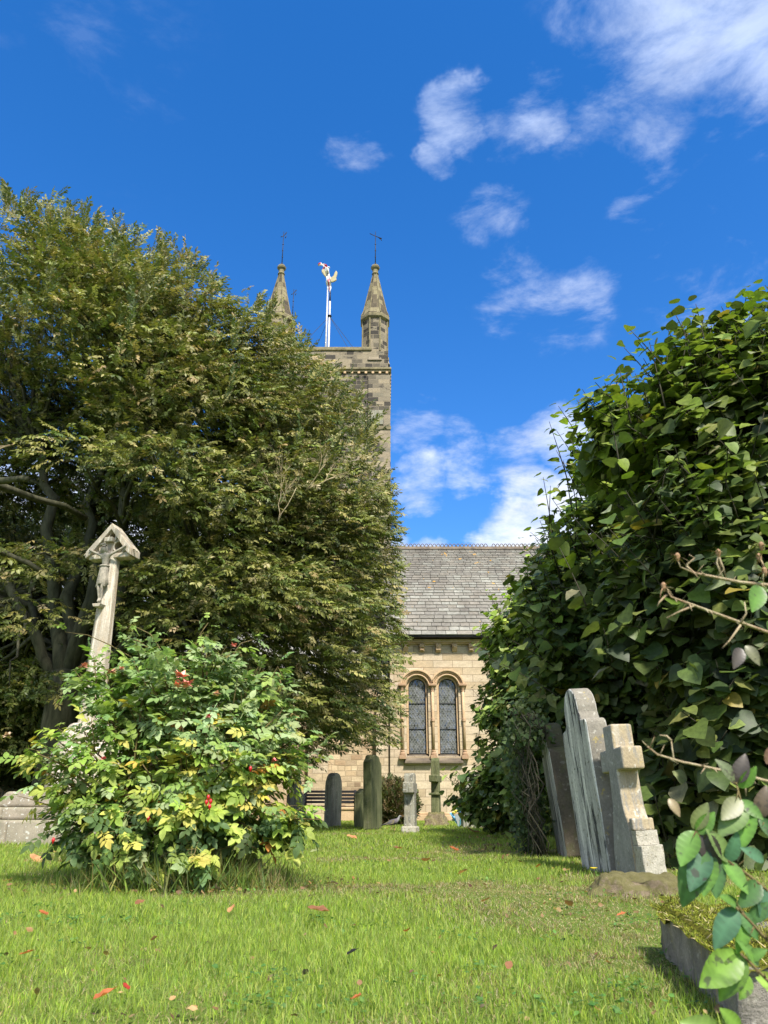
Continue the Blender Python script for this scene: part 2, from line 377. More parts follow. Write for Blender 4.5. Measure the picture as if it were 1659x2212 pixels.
M_WHITEST = plain_stone('white_streaked_stone', (.34, .34, .33), (.56, .55, .50), (.10, .09, .05), .5, streak=((.035, .037, .045), (.70, .69, .64)), lichen=.4, moss=.1)
M_GREYEDGE = plain_stone('grey_edge_stone', (.15, .14, .12), (.28, .26, .21), (.45, .44, .38), .5, lichen=.7)
M_OLDEDGE = plain_stone('brown_edge_stone', (.07, .06, .045), (.16, .13, .09), (.26, .24, .2), .4, moss=.3)
M_CROSSTAN = plain_stone('tan_cross_stone', (.28, .23, .15), (.42, .35, .23), (.60, .58, .50), .5, streak=((.25, .24, .21), (.40, .36, .28)), lichen=.6)
M_PALE = plain_stone('pale_rough_stone', (.33, .31, .24), (.54, .51, .43), (.2, .18, .12), .8, sc=2.0, bstr=1.0, lichen=.3, moss=.12)
M_CROSSFACE = plain_stone('grey_cross_face', (.20, .20, .19), (.36, .35, .32), (.5, .5, .46), .4, lichen=.3)
M_GREEN = plain_stone('green_algae_stone', (.06, .075, .03), (.17, .18, .09), (.20, .19, .14), .35, streak=((.085, .09, .045), (.16, .165, .085)))
M_GREYST = plain_stone('grey_gravestone', (.17, .165, .125), (.34, .32, .25), (.5, .5, .46), .5, streak=((.14, .14, .115), (.27, .27, .22)))
M_MOSSY = plain_stone('mossy_kerb_stone', (.16, .12, .08), (.32, .26, .18), moss=.6, mossc=(.11, .12, .02), sc=5.0, bstr=1.0)
M_TOMB = plain_stone('tomb_side_stone', (.15, .14, .125), (.36, .33, .28), (.5, .48, .42), .4, sc=2.2, bstr=1.0, lichen=.5, moss=.3)
def flat(name, col, rough=.6, spec=.3, metal=0.0):
    m, nt, b = new_mat(name, rough, spec); b.inputs['Metallic'].default_value = metal
    g = N(nt, 'ShaderNodeTexCoord').outputs['Object']
    L(nt, mixc(nt, 1.0, col, ramp(nt, noise(nt, g, 9, 5), [(.3, .8), (.7, 1.15)]), 'MULTIPLY'), b.inputs['Base Color']); return m
M_IRON = flat('black_iron', (.016, .016, .018), .5); M_WHITEPOLE = flat('white_paint', (.55, .56, .58), .5)
M_GOLD = flat('gilded_metal', (.36, .31, .16), .5, .4); M_LEAD = flat('grey_lead', (.20, .21, .20), .6)
M_GUTTER = flat('black_gutter', (.01, .01, .012), .5)
mm, nt, b = new_mat('lattice_glass', .12, .8); ob = N(nt, 'ShaderNodeTexCoord').outputs['Object']
L(nt, ramp(nt, noise(nt, ob, 5, 4), [(.3, (.03, .035, .035)), (.7, (.18, .19, .19))]), b.inputs['Base Color']); M_GLASS = mm
mm, nt, b = new_mat('slate', .8, .25); a = N(nt, 'ShaderNodeAttribute'); a.attribute_name = 'Col'; ob = N(nt, 'ShaderNodeTexCoord').outputs['Object']
c = mixc(nt, 1.0, a.outputs['Color'], ramp(nt, noise(nt, ob, 9, 6, .7), [(.3, .68), (.7, 1.25)]), 'MULTIPLY')
c = mixc(nt, 1.0, c, ramp(nt, noise(nt, mapping(nt, ob, (1, .35, .35)), .9, 5, .6), [(.32, (.62, .60, .58)), (.65, (1.12, 1.12, 1.08))]), 'MULTIPLY')
c = mixc(nt, maprange(nt, noise(nt, ob, 3.4, 3, .5), .70, .73, 0, 1, True), c, (.50, .29, .05))
L(nt, c, b.inputs['Base Color']); M_SLATE = mm
mm, nt, b = new_mat('turf', .95, .1); ob = N(nt, 'ShaderNodeTexCoord').outputs['Object']
c = ramp(nt, noise(nt, ob, 1.2, 7, .65), [(.3, (.09, .15, .022)), (.55, (.14, .21, .035)), (.75, (.24, .22, .08))])
c = mixc(nt, 1.0, c, ramp(nt, noise(nt, ob, 45, 4, .7), [(.3, .5), (.7, 1.3)]), 'MULTIPLY'); L(nt, c, b.inputs['Base Color'])
bump(nt, b, noise(nt, ob, 45, 4, .7), .8, .03); M_TURF = mm
mm, nt, b = new_mat('moss', .95, .1); a = N(nt, 'ShaderNodeAttribute'); a.attribute_name = 'Col'
L(nt, a.outputs['Color'], b.inputs['Base Color']); M_MOSS = mm
mm, nt, b = new_mat('vertex_coloured', .6, .3); a = N(nt, 'ShaderNodeAttribute'); a.attribute_name = 'Col'
L(nt, a.outputs['Color'], b.inputs['Base Color']); M_VC = mm

# ------------------------------------------------------------------ ground and grass
def build_ground():
    xs = np.concatenate([[-900, -300, -120, -60], np.linspace(-30, 30, 61), [60, 120, 300, 900]])
    ys = np.concatenate([[-400, -80, -20], np.linspace(-5, 40, 91), [60, 120, 300, 1200]])
    X, Y = np.meshgrid(xs, ys); Z = (fbm(X, Y, .45, 3) - .5) * .05 * (np.abs(X) < 20) * (Y < 24) * (Y > 1)
    V = np.stack([X.ravel(), Y.ravel(), Z.ravel() - .01], 1); nx = len(xs); ny = len(ys)
    i = np.arange(nx - 1)[None] + np.arange(ny - 1)[:, None] * nx
    Fq = np.stack([i, i + 1, i + 1 + nx, i + nx], -1).reshape(-1, 4)
    tag(mesh_np('ground', V, [Fq], M_TURF, smooth=True), kind='structure')
build_ground()
def gz(x, y): return (fbm(np.asarray(x, float), np.asarray(y, float), .45, 3) - .5) * .05 - .01
def dryness(x, y):
    d = fbm(x, y, 1.1, 11) + .35 * fbm(x, y, 5, 15) - .17
    right = np.clip((x + .1) / .9, 0, 1) * np.clip((6.4 - y) / 2.5, 0, 1)
    return d + right * .19
def build_grass():
    out = []
    def batch(y0, y1, dens, h, w, seed):
        r2 = np.random.default_rng(seed)
        xw = lambda y: .62 * y + 1.6
        A = 2 * xw(y1) * (y1 - y0); k = int(A * dens)
        x = r2.uniform(-xw(y1), xw(y1), k); y = r2.uniform(y0, y1, k)
        keep = np.abs(x) < xw(y); keep &= ~((x > .735 + (y - 1.86) * .167) & (x < 1.9 + (y - 1.86) * .167) & (y < 2.82 - (x - .9) * .167) & (y > 1.2))
        x = x[keep]; y = y[keep]; k = len(x)
        dr = dryness(x, y); isdry = (dr + r2.normal(0, .11, k)) > .61
        bare = dr > .80
        lush = fbm(x, y, .8, 31)
        hh = h * r2.uniform(.45, 1.25, k) * (.75 + .6 * lush) * np.where(isdry, .62, 1) * np.where(bare, .4, 1)
        ang = r2.uniform(0, 2 * math.pi, k); lean = r2.uniform(.1, .75, k) + isdry * r2.uniform(.3, 1.4, k)
        dirx = np.cos(ang); diry = np.sin(ang)
        sx = -diry; sy = dirx
        a2 = r2.uniform(0, 2 * math.pi, k); sx = np.cos(a2); sy = np.sin(a2)
        z0 = gz(x, y)
        ww = w * r2.uniform(.6, 1.3, k)
        P = np.empty((k, 5, 3))
        mx = x + dirx * hh * lean * .3; my = y + diry * hh * lean * .3; mz = z0 + hh * .55 / np.sqrt(1 + lean * .5)
        tx = x + dirx * hh * lean; ty = y + diry * hh * lean; tz = z0 + hh / np.sqrt(1 + lean ** 2)
        for j, (ax, ay, az, s) in enumerate(((x, y, z0, -1), (x, y, z0, 1), (mx, my, mz, .8), (mx, my, mz, -.8))):
            P[:, j, 0] = ax + sx * ww * s * .5; P[:, j, 1] = ay + sy * ww * s * .5; P[:, j, 2] = az
        P[:, 4, 0] = tx; P[:, 4, 1] = ty; P[:, 4, 2] = tz
        o = np.arange(k) * 5
        q = np.stack([o, o + 1, o + 2, o + 3], 1); t = np.stack([o + 3, o + 2, o + 4], 1)
        c = pick([(.29, .42, .05), (.36, .48, .06), (.23, .37, .045), (.43, .48, .11)], k, .13)
        yel = fbm(x, y, .5, 51)[:, None]
        c = c * (1 - .45 * yel) + np.array((.27, .34, .05)) * .45 * yel
        cd_ = pick([(.42, .34, .17), (.33, .25, .12), (.50, .43, .25), (.22, .17, .08)], k, .15)
        c = np.where(isdry[:, None], cd_, c)
        out.append((P.reshape(-1, 3), [q, t], np.repeat(c, 5, 0)))
    batch(1.2, 3.2, 13500, .032, .0025, 1)
    batch(3.2, 5.5, 6800, .036, .0034, 2)
    batch(5.5, 9, 2800, .039, .0058, 3)
    batch(9, 15, 900, .05, .011, 4)
    batch(15, 27, 330, .055, .02, 5)
    V, Fs, C = join_np(out)
    tag(mesh_np('grass', V, Fs, M_GRASS, cols=C), 'short mown lawn grass of the churchyard with dry straw patches at right', 'grass', kind='stuff')
build_grass()

# ------------------------------------------------------------------ church
WY = 26.0
church = empty('church', (0, WY, 0))
tag(church, 'buff sandstone church with grey slate roof and tall pinnacled tower beyond the lawn', 'church')
def cb(mb, name, mat, parent=church, **k):
    o = mb.build(name, mat, None, **k); o.parent = parent
    off = Vector((0, WY, 0)); o.data.transform(Matrix.Translation(-off)); return o
def wall_panel(mb, x0, x1, z0, z1, y, ops, depth=.45):
    """front face with round-headed openings + reveals; ops (cx, hw, zsill, zspring)"""
    xs = [x0, x1]
    for cx, hw, s, sp in ops: xs += [cx + hw * math.cos(a) for a in np.linspace(0, math.pi, 25)]
    xs = sorted(set(round(x, 5) for x in xs))
    for a, b_ in zip(xs[:-1], xs[1:]):
        op = next((o for o in ops if o[0] - o[1] - 1e-4 <= a and b_ <= o[0] + o[1] + 1e-4), None)
        if op is None: mb.add([(a, y, z0), (b_, y, z0), (b_, y, z1), (a, y, z1)], [(0, 1, 2, 3)])
        else:
            cx, hw, s, sp = op; za = sp + math.sqrt(max(0, hw * hw - (a - cx) ** 2)); zb = sp + math.sqrt(max(0, hw * hw - (b_ - cx) ** 2))
            mb.add([(a, y, z0), (b_, y, z0), (b_, y, s), (a, y, s)], [(0, 1, 2, 3)])
            mb.add([(a, y, za), (b_, y, zb), (b_, y, z1), (a, y, z1)], [(0, 1, 2, 3)])
    for cx, hw, s, sp in ops:
        pts = [(cx - hw, s)] + [(cx - hw * math.cos(t), sp + hw * math.sin(t)) for t in np.linspace(0, math.pi, 25)] + [(cx + hw, s)]
        for (xa, za), (xb, zb) in zip(pts, pts[1:] + pts[:1]):
            mb.add([(xa, y, za), (xb, y, zb), (xb, y + depth, zb), (xa, y + depth, za)], [(0, 1, 2, 3)])
def arch_band(mb, cx, sp, r0, r1, y0, y1, zb=None, n=28, segs=None, a0=0.0, a1=math.pi, gap=.0):
    def sweep(angs, legs):
        pts = []
        if legs: pts.append((cx + r0, zb, cx + r1, zb))
        for t in angs: pts.append((cx + r0 * math.cos(t), sp + r0 * math.sin(t), cx + r1 * math.cos(t), sp + r1 * math.sin(t)))
        if legs: pts.append((cx - r0, zb, cx - r1, zb))
        vs = []; k = len(pts)
        for xa, za, xb, zb_ in pts: vs += [(xa, y0, za), (xb, y0, zb_), (xb, y1, zb_), (xa, y1, za)]
        fs = [(i * 4 + j, i * 4 + (j + 1) % 4, (i + 1) * 4 + (j + 1) % 4, (i + 1) * 4 + j) for i in range(k - 1) for j in range(4)] + [(3, 2, 1, 0), (k * 4 - 4, k * 4 - 3, k * 4 - 2, k * 4 - 1)]
        mb.add(vs, fs)
    if segs:
        for i in range(segs):
            b0 = a0 + (a1 - a0) * i / segs + gap; b1 = a0 + (a1 - a0) * (i + 1) / segs - gap
            sweep(np.linspace(b0, b1, 5), False)
    else: sweep(np.linspace(a0, a1, n), zb is not None)
EAVE = 5.72; HW = .50
wins = [(1.10, .285), (2.11, .285), (7.4, .285), (8.41, .285)]; ZS, ZSP = 2.03, 4.16
mb = MB()
wall_panel(mb, .2, 16, 0, EAVE, WY, [(c_, .36, ZS - .08, ZSP) for c_, _ in wins], .16)
mb.add([(.2, WY, 0), (.2, WY + 9, 0), (.2, WY + 9, EAVE), (.2, WY, EAVE)], [(0, 1, 2, 3)])
mb.add([(16, WY, 0), (16, WY + 9, 0), (16, WY + 9, EAVE), (16, WY, EAVE)], [(0, 1, 2, 3)])
mb.add([(.2, WY + 9, 0), (16, WY + 9, 0), (16, WY + 9, EAVE), (.2, WY + 9, EAVE)], [(0, 1, 2, 3)])
for xx in (.2, 16): mb.add([(xx, WY, EAVE), (xx, WY + 9, EAVE), (xx, WY + 4.5, 10.4)], [(0, 1, 2)])
cb(mb, 'chancel_wall', M_WALL, fix=False)
mb = MB(); mb.box((.16, WY - .09, 0), (16.05, WY - .002, .2)); mb.box((.18, WY - .05, .2), (16.03, WY - .002, .27)); cb(mb, 'plinth', M_BUFF, bevel=.02)
for i, (cx, hw) in enumerate(wins):
    w = empty('window', (cx, 0, 0), parent=church); wo = (cx, WY, 0)
    def wb(mb, name, mat, **k):
        o = mb.build(name, mat, w, **k); o.data.transform(Matrix.Translation(-Vector(wo))); return o
    mb = MB(); arch_band(mb, cx, ZSP, hw, .358, WY + .10, WY + .30, ZS); wb(mb, 'inner_jamb', M_BUFF, bevel=.012)
    mb = MB(); arch_band(mb, cx, ZSP, hw - .022, hw + .001, WY + .17, WY + .22, ZS)
    for z in (ZS + .01, ZS + .78, ZS + 1.60): mb.box((cx - hw, WY + .17, z), (cx + hw, WY + .21, z + .018))
    wb(mb, 'frame', M_GUTTER)
    # diamond panes, each a little out of true
    mb = MB(); dx, dz = .095, .15; rr = random.Random(i)
    nx = int(hw / dx) + 2; nz_ = int(2.5 / dz) + 2
    def clipz(x, z): 
        return abs(x) < hw and (z < ZSP - ZS or x * x + (z - (ZSP - ZS)) ** 2 < hw * hw) and z > 0
    for a in range(-2 * nx, 2 * nx + 1):
        for k in range(-1, 2 * nz_):
            if (a + k) % 2: continue
            x = a * dx / 2; z = k * dz / 2
            if not (abs(x) < hw - .02 and clipz(x * .98, z + .02) and clipz(x * .98, max(z - .02, .01))): continue
            t1, t2 = rr.gauss(0, .006), rr.gauss(0, .006)
            e = .49
            q = [(x - dx * e, z), (x, z - dz * e), (x + dx * e, z), (x, z + dz * e)]
            mb.add([(cx + max(-hw, min(hw, u)), WY + .205 + (u - x) / dx * t1 + (v - z) / dz * t2 * 2, ZS + max(0, v)) for u, v in q], [(0, 1, 2, 3)])
    mb.add([(cx + u, WY + .225, v) for u, v in [(-hw, ZS)] + [(-hw * math.cos(t), ZSP + hw * math.sin(t)) for t in np.linspace(0, math.pi, 20)] + [(hw, ZS)]], [tuple(range(22))])
    wb(mb, 'glass', M_GLASS, fix=False)
    mb = MB(); m_ = dz / dx; bw = .0075
    for sgn in (1, -1):
        for k in range(-30, 60):
            # line z = sgn*m*x + k*dz
            pts = []
            for x in np.linspace(-hw, hw, 61):
                z = sgn * m_ * x + k * dz + dz / 2
                if clipz(x * .999, z): pts.append((x, z))
            if len(pts) > 1:
                (xa, za), (xb, zb_) = pts[0], pts[-1]
                mb.add([(cx + xa - bw, WY + .192, ZS + za), (cx + xa + bw, WY + .192, ZS + za), (cx + xb + bw, WY + .192, ZS + zb_), (cx + xb - bw, WY + .192, ZS + zb_)], [(0, 1, 2, 3)])
    wb(mb, 'lead_lattice', M_LEAD, fix=False)
    mb = MB(); arch_band(mb, cx, ZSP, .362, HW - .03, WY - .012, WY + .12, None, segs=9, gap=.008); wb(mb, 'voussoirs', M_BUFF, bevel=.006)
    mb = MB()
    for r_, t_ in ((.40, .022), (.488, .026)):
        mb.tube([(cx + r_ * math.cos(a), WY - .03, ZSP + r_ * math.sin(a)) for a in np.linspace(0, math.pi, 32)], t_, 8)
    wb(mb, 'arch_moulding', M_BUFF, smooth=True)
    mb = MB(); arch_band(mb, cx, ZSP, HW + .012, HW + .075, WY - .10, WY - .001, None, a0=.02 if i % 2 else .3, a1=math.pi - .3 if i % 2 else math.pi - .02)
    wb(mb, 'hood_mould', M_BUFF, bevel=.015)
    mb = MB(); mb.add([(cx - .44, WY - .16, ZS - .30), (cx + .44, WY - .16, ZS - .30), (cx + .44, WY - .001, ZS - .30), (cx - .44, WY - .001, ZS - .30),
                       (cx - .42, WY - .16, ZS - .24), (cx + .42, WY - .16, ZS - .24), (cx + .42, WY + .17, ZS - .01), (cx - .42, WY + .17, ZS - .01)],
                      [(0, 3, 2, 1), (4, 5, 6, 7), (0, 1, 5, 4), (1, 2, 6, 5), (2, 3, 7, 6), (3, 0, 4, 7)])
    wb(mb, 'sill', M_DARKSTONE, bevel=.008)
for cx in (.60, 1.605, 2.615, 6.9, 7.905, 8.915):
    co = empty('colonnette', (cx, 0, 0), parent=church)
    def kb(mb, name, mat, **k):
        o = mb.build(name, mat, co, **k); o.data.transform(Matrix.Translation(-Vector((cx, WY, 0)))); return o
    c0 = (cx, WY - .05, 0)
    mb = MB(); mb.lathe([(.045, 2.12), (.045, 4.02)], 12, c0); kb(mb, 'shaft', M_BUFF, smooth=True)
    mb = MB(); mb.lathe([(.046, 4.0), (.06, 4.02), (.05, 4.05), (.075, 4.12), (.10, 4.18)], 12, c0); mb.box((cx - .13, WY - .17, 4.18), (cx + .13, WY - .003, 4.25)); kb(mb, 'capital', M_BROWN, bevel=.008)
    mb = MB(); mb.lathe([(.055, 3.02), (.07, 3.05), (.055, 3.08), (.07, 3.12), (.055, 3.15)], 12, c0); kb(mb, 'shaft_ring', M_BROWN, smooth=True)
    mb = MB(); mb.lathe([(.085, 1.98), (.09, 2.04), (.06, 2.07), (.07, 2.12), (.05, 2.14)], 12, c0); mb.box((cx - .11, WY - .16, 1.86), (cx + .11, WY - .003, 1.98)); kb(mb, 'base', M_BROWN, bevel=.008)
# eaves : corbel table, gutter, roof
mb = MB(); mb.box((.19, WY - .14, EAVE - .10), (16, WY - .002, EAVE + .02)); mb.box((.19, WY - .09, EAVE - .14), (16, WY - .003, EAVE - .102)); cb(mb, 'eaves_cornice', M_BUFF, bevel=.012)
for k in range(28):
    x = .73 + k * .553
    mb = MB(); v = k % 3; hw = .085
    prof = [[(0, 0), (-.15, 0), (-.15, -.09), (-.05, -.25), (0, -.25)], [(0, 0), (-.15, 0), (-.15, -.12), (-.09, -.12), (-.09, -.24), (0, -.24)], [(0, 0), (-.15, 0), (-.12, -.13), (-.13, -.2), (-.06, -.27), (0, -.27)]][v]
    mb.prism(prof, -hw, hw, lambda a, b_, h: (x + h, WY - .002 + a, EAVE - .142 + b_))
    mb.box((x - .04, WY - .165, EAVE - .27), (x + .04, WY - .05, EAVE - .2)) if v != 1 else mb.box((x - .06, WY - .13, EAVE - .35), (x + .06, WY - .05, EAVE - .30))
    cb(mb, 'corbel', M_BUFF, bevel=.01)
mb = MB(); mb.box((.12, WY - .40, EAVE + .03), (16.1, WY - .15, EAVE + .12)); cb(mb, 'gutter', M_GUTTER, bevel=.02)
RE = Vector((0, WY - .42, EAVE + .10)); RR = Vector((0, WY + 4.5, 10.50)); rl = (RR - RE).length; rd = (RR - RE).normalized(); rn = Vector((0, -rd.z, rd.y))
def build_roof():
    mb = MB(); s = 0.0; row = 0; rr = random.Random(3)
    tones = [(.215, .207, .18), (.24, .232, .205), (.20, .19, .168), (.23, .215, .185), (.26, .26, .23)]
    while s < rl - .02:
        t = s / rl; h = .27 - .13 * t; x = .02 - rr.random() * .3
        while x < 16.2:
            w = (.42 - .16 * t) * rr.uniform(.75, 1.3); x1 = min(x + w, 16.25); xa = max(x, .02 if row % 2 else .05)
            if x1 - xa > .03:
                tn = rr.choice(tones); g = rr.uniform(.90, 1.08) * (1.06 - .2 * t); lift = rr.uniform(0, .008)
                c = tuple(q * g for q in tn)
                a = RE + rd * (s - .01 + rr.uniform(-.006, .006)) + rn * (.030 + lift); b_ = RE + rd * min(s + h + .05, rl) + rn * .004
                e = RE + rd * (s - .01)
                mb.add([(xa + .008, a.y, a.z), (x1 - .008, a.y, a.z), (x1 - .008, b_.y, b_.z), (xa + .008, b_.y, b_.z), (xa + .008, e.y, e.z), (x1 - .008, e.y, e.z)],
                       [(0, 1, 2, 3), (4, 5, 1, 0), (4, 0, 3), (5, 2, 1)], c)
            x += w
        s += h; row += 1
    # boarding under the slates and the far slope
    b0 = RE - rn * .01; r0 = RR - rn * .01
    mb.add([(.02, b0.y, b0.z), (16.2, b0.y, b0.z), (16.2, r0.y, r0.z), (.02, r0.y, r0.z)], [(0, 1, 2, 3)], (.05, .05, .05))
    yb = 2 * (WY + 4.5) - RE.y
    mb.add([(.02, r0.y, r0.z), (16.2, r0.y, r0.z), (16.2, yb, RE.z), (.02, yb, RE.z)], [(0, 1, 2, 3)], (.2, .2, .19))
    return cb(mb, 'roof', M_SLATE, cols=True, fix=False)
roof = build_roof()
mb = MB(); y = WY + 4.5; mb.prism([(-.16, -.10), (0, .06), (.16, -.10), (.12, -.12), (0, -.0), (-.12, -.12)], .0, 16.2, lambda a, b_, h: (h, y + a, 10.53 + b_))
k = 0; x = .05
while x < 16.1:
    if not (25 < k < 27):
        mb.tube([(x + .075 - .07 * math.cos(a), y, 10.58 + .12 * math.sin(a)) for a in np.linspace(0, math.pi, 7)], .018, 5)
    x += .165; k += 1
cb(mb, 'ridge_crest', M_DARKSTONE, roof)
# lower aisle left of the chancel, of rough masonry with ashlar buttresses
AY = WY + .5
mb = MB(); mb.box((-15, AY, 0), (.198, AY + 7.0, 4.6)); cb(mb, 'aisle_wall', M_RUBBLE)
for x0, x1 in ((-.26, .185), (-2.46, -1.82), (-5.4, -4.8), (-8.5, -7.9), (-11.6, -11)):
    mb = MB(); mb.box((x0, AY - .35, .42), (x1, AY - .002, 3.3)); mb.add([(x0, AY - .35, 3.302), (x1, AY - .35, 3.302), (x1, AY - .002, 4.0), (x0, AY - .002, 4.0), (x0, AY - .002, 3.302), (x1, AY - .002, 3.302)], [(0, 1, 2, 3), (0, 4, 5, 1), (0, 3, 4), (1, 5, 2)])
    mb.box((x0 - .04, AY - .43, 0), (x1 + .015 if x1 > 0 else x1 + .04, AY - .003, .418)); cb(mb, 'buttress', M_WALL, bevel=.015)
mb = MB()
for x0, x1 in ((-15, -11.65), (-10.95, -8.55), (-7.85, -5.45), (-4.75, -2.51), (-1.77, -.305)):
    mb.box((x0, AY - .12, 0), (x1, AY - .002, .34)); mb.box((x0, AY - .16, .34), (x1, AY - .003, .42))
cb(mb, 'aisle_plinth', M_BUFF, bevel=.02)
mb = MB(); mb.add([(-15.2, AY - .25, 4.55), (.15, AY - .25, 4.55), (.15, AY + 5.4, 7.2), (-15.2, AY + 5.4, 7.2)], [(0, 1, 2, 3)], (.27, .27, .25))
mb.add([(-15.2, AY - .25, 4.47), (.15, AY - .25, 4.47), (.15, AY + 5.4, 7.1), (-15.2, AY + 5.4, 7.1)], [(0, 1, 2, 3)], (.1, .1, .1))
mb.add([(-15.2, AY - .25, 4.47), (.15, AY - .25, 4.47), (.15, AY - .25, 4.55), (-15.2, AY - .25, 4.55)], [(0, 1, 2, 3)], (.1, .1, .1))
cb(mb, 'aisle_roof', M_SLATE, cols=True)
# tower
TY = 32.0; TX0, TX1 = -6.05, .25; TD = 6.3; CZ = 19.95; PZ = 21.1
mb = MB(); mb.box((TX0, TY, 0), (TX1, TY + TD, CZ)); tower = cb(mb, 'tower', M_TOWER)
# belfry stage : slightly proud corner pilasters and a louvred two light opening
mb = MB()
for xa, xb in ((TX1 - 1.0, TX1 + .05), (TX0 - .05, TX0 + 1.0)):
    mb.box((xa, TY - .09, 4.5), (xb, TY - .002, CZ - .27)); mb.box((xa, TY + TD + .002, 4.5), (xb, TY + TD + .09, CZ - .27))
cb(mb, 'corner_pilaster', M_TOWER, tower, bevel=.01)
mb = MB(); mb.box((TX0 - .02, TY - .13, 16.75), (TX1 + .08, TY - .091, 16.95)); cb(mb, 'string_course', M_TRIM, tower, bevel=.02)
mb = MB(); mb.box((TX1 - .86, TY - .16, 17.0), (TX1 - .28, TY - .093, 17.75)); cb(mb, 'stone_tablet', M_GREYST, tower, bevel=.02)
mb = MB(); mb.box((TX0 - .16, TY - .16, CZ), (TX1 + .10, TY + TD + .12, CZ + .13)); mb.box((TX0 - .1, TY - .10, CZ - .1), (TX1 + .06, TY + TD + .08, CZ - .002)); cb(mb, 'cornice', M_TRIM, tower, bevel=.03)
mb = MB()
for k in range(19):
    x = TX0 + .1 + k * .335; cb(MB().box((x, TY - .15, CZ - .22), (x + .12, TY - .102, CZ - .102)), 'cornice_block', M_BUFF, tower, bevel=.015)
for k in range(19):
    y = TY + .1 + k * .335; cb(MB().box((TX1 + .062, y, CZ - .22), (TX1 + .09, y + .12, CZ - .102)), 'cornice_block', M_BUFF, tower, bevel=.01)
par = MB()
for a, b_ in (((TX0 + .05, TY + .05, CZ + .13), (TX1 - .05, TY + .4, PZ)), ((TX0 + .05, TY + TD - .4, CZ + .13), (TX1 - .05, TY + TD - .05, PZ)),
              ((TX0 + .05, TY + .402, CZ + .13), (TX0 + .4, TY + TD - .402, PZ)), ((TX1 - .4, TY + .402, CZ + .13), (TX1 - .05, TY + TD - .402, PZ))): par.box(a, b_)
parapet = cb(par, 'parapet', M_TOWER)
mb = MB()
for a, b_ in (((TX0 + .6, TY - .02, PZ + .002), (TX1 - .85, TY + .45, PZ + .2)), ((TX0 + .6, TY + TD - .45, PZ + .002), (TX1 - .85, TY + TD + .02, PZ + .2)),
              ((TX0, TY + .9, PZ + .002), (TX0 + .45, TY + TD - .9, PZ + .2)), ((TX1 - .45, TY + .9, PZ + .002), (TX1, TY + TD - .9, PZ + .2))): mb.box(a, b_)
cb(mb, 'coping', M_TRIM, parapet, bevel=.04)
mb = MB(); mb.box((TX0 + .4, TY + .4, CZ + .1), (TX1 - .4, TY + TD - .4, CZ + .35)); cb(mb, 'tower_roof', M_LEAD)
for (px_, py_) in ((TX1 - .70, TY + .72), (TX0 + .74, TY + .72), (TX1 - .70, TY + TD - .72), (TX0 + .74, TY + TD - .72)):
    pn = empty('pinnacle', (px_, py_ - WY, 0), parent=church); Rr = math.pi / 8
    def pb(mb, name, mat, parent=pn, **k):
        o = mb.build(name, mat, parent, **k); o.data.transform(Matrix.Translation(-Vector((px_, py_, 0)))); return o
    mb = MB(); mb.box((px_ - .64, py_ - .655, CZ + .14), (px_ + .64, py_ + .60, CZ + .62)); mb.lathe([(.80, CZ + .62), (.66, CZ + 1.0), (.66, 23.1)], 8, (px_, py_, 0), Rr); pb(mb, 'turret', M_TOWER)
    mb = MB()
    for j in range(8):
        a = Rr + j * math.pi / 4; mb.tube([(px_ + .665 * math.cos(a), py_ + .665 * math.sin(a), CZ + 1.2), (px_ + .665 * math.cos(a), py_ + .665 * math.sin(a), 23.05)], .045, 6)
    pb(mb, 'corner_shaft', M_TRIM)
    mb = MB(); mb.lathe([(.68, 23.05), (.78, 23.14), (.78, 23.30), (.74, 23.36)], 8, (px_, py_, 0), Rr); pb(mb, 'cap_moulding', M_TRIM, bevel=.02)
    mb = MB(); mb.lathe([(.75, 23.35), (.62, 23.7), (.13, 26.1)], 8, (px_, py_, 0), Rr)
    pb(mb, 'spire', M_SPIRE)
    mb = MB()
    for j in range(8):
        a = Rr + j * math.pi / 4; mb.tube([(px_ + q * math.cos(a), py_ + q * math.sin(a), z) for q, z in ((.745, 23.37), (.62, 23.7), (.13, 26.1))], [.035, .032, .02], 5)
    pb(mb, 'spire_ribs', M_TRIM)
    mb = MB(); mb.lathe([(.13, 26.08), (.19, 26.14), (.15, 26.22), (.14, 26.4), (.22, 26.48), (.24, 26.56), (.17, 26.68), (.05, 26.76)], 10, (px_, py_, 0)); pb(mb, 'stone_finial', M_TRIM)
    mb = MB(); z0 = 26.7; mb.tube([(px_, py_, z0), (px_, py_, 28.9)], [.026, .014], 6)
    for z in (26.85, 27.25, 27.65, 28.05): mb.lathe([(.01, z - .05), (.045, z), (.01, z + .05)], 8, (px_, py_, 0))
    s = 1 if px_ > -2 else .4
    mb.tube([(px_ - .3 * s, py_ - .1, 28.68 + (.0 if s == 1 else -.22)), (px_, py_, 28.6), (px_ + .33 * s, py_ + .1, 28.52 + (.0 if s == 1 else .4))], [.022, .018, .03], 5)
    mb.tube([(px_ + .2 * s, py_ + .1, 28.56), (px_ + .33 * s, py_ + .1, 28.40 if s == 1 else 28.7)], .02, 5)
    pb(mb, 'wind_vane', M_IRON, smooth=True)

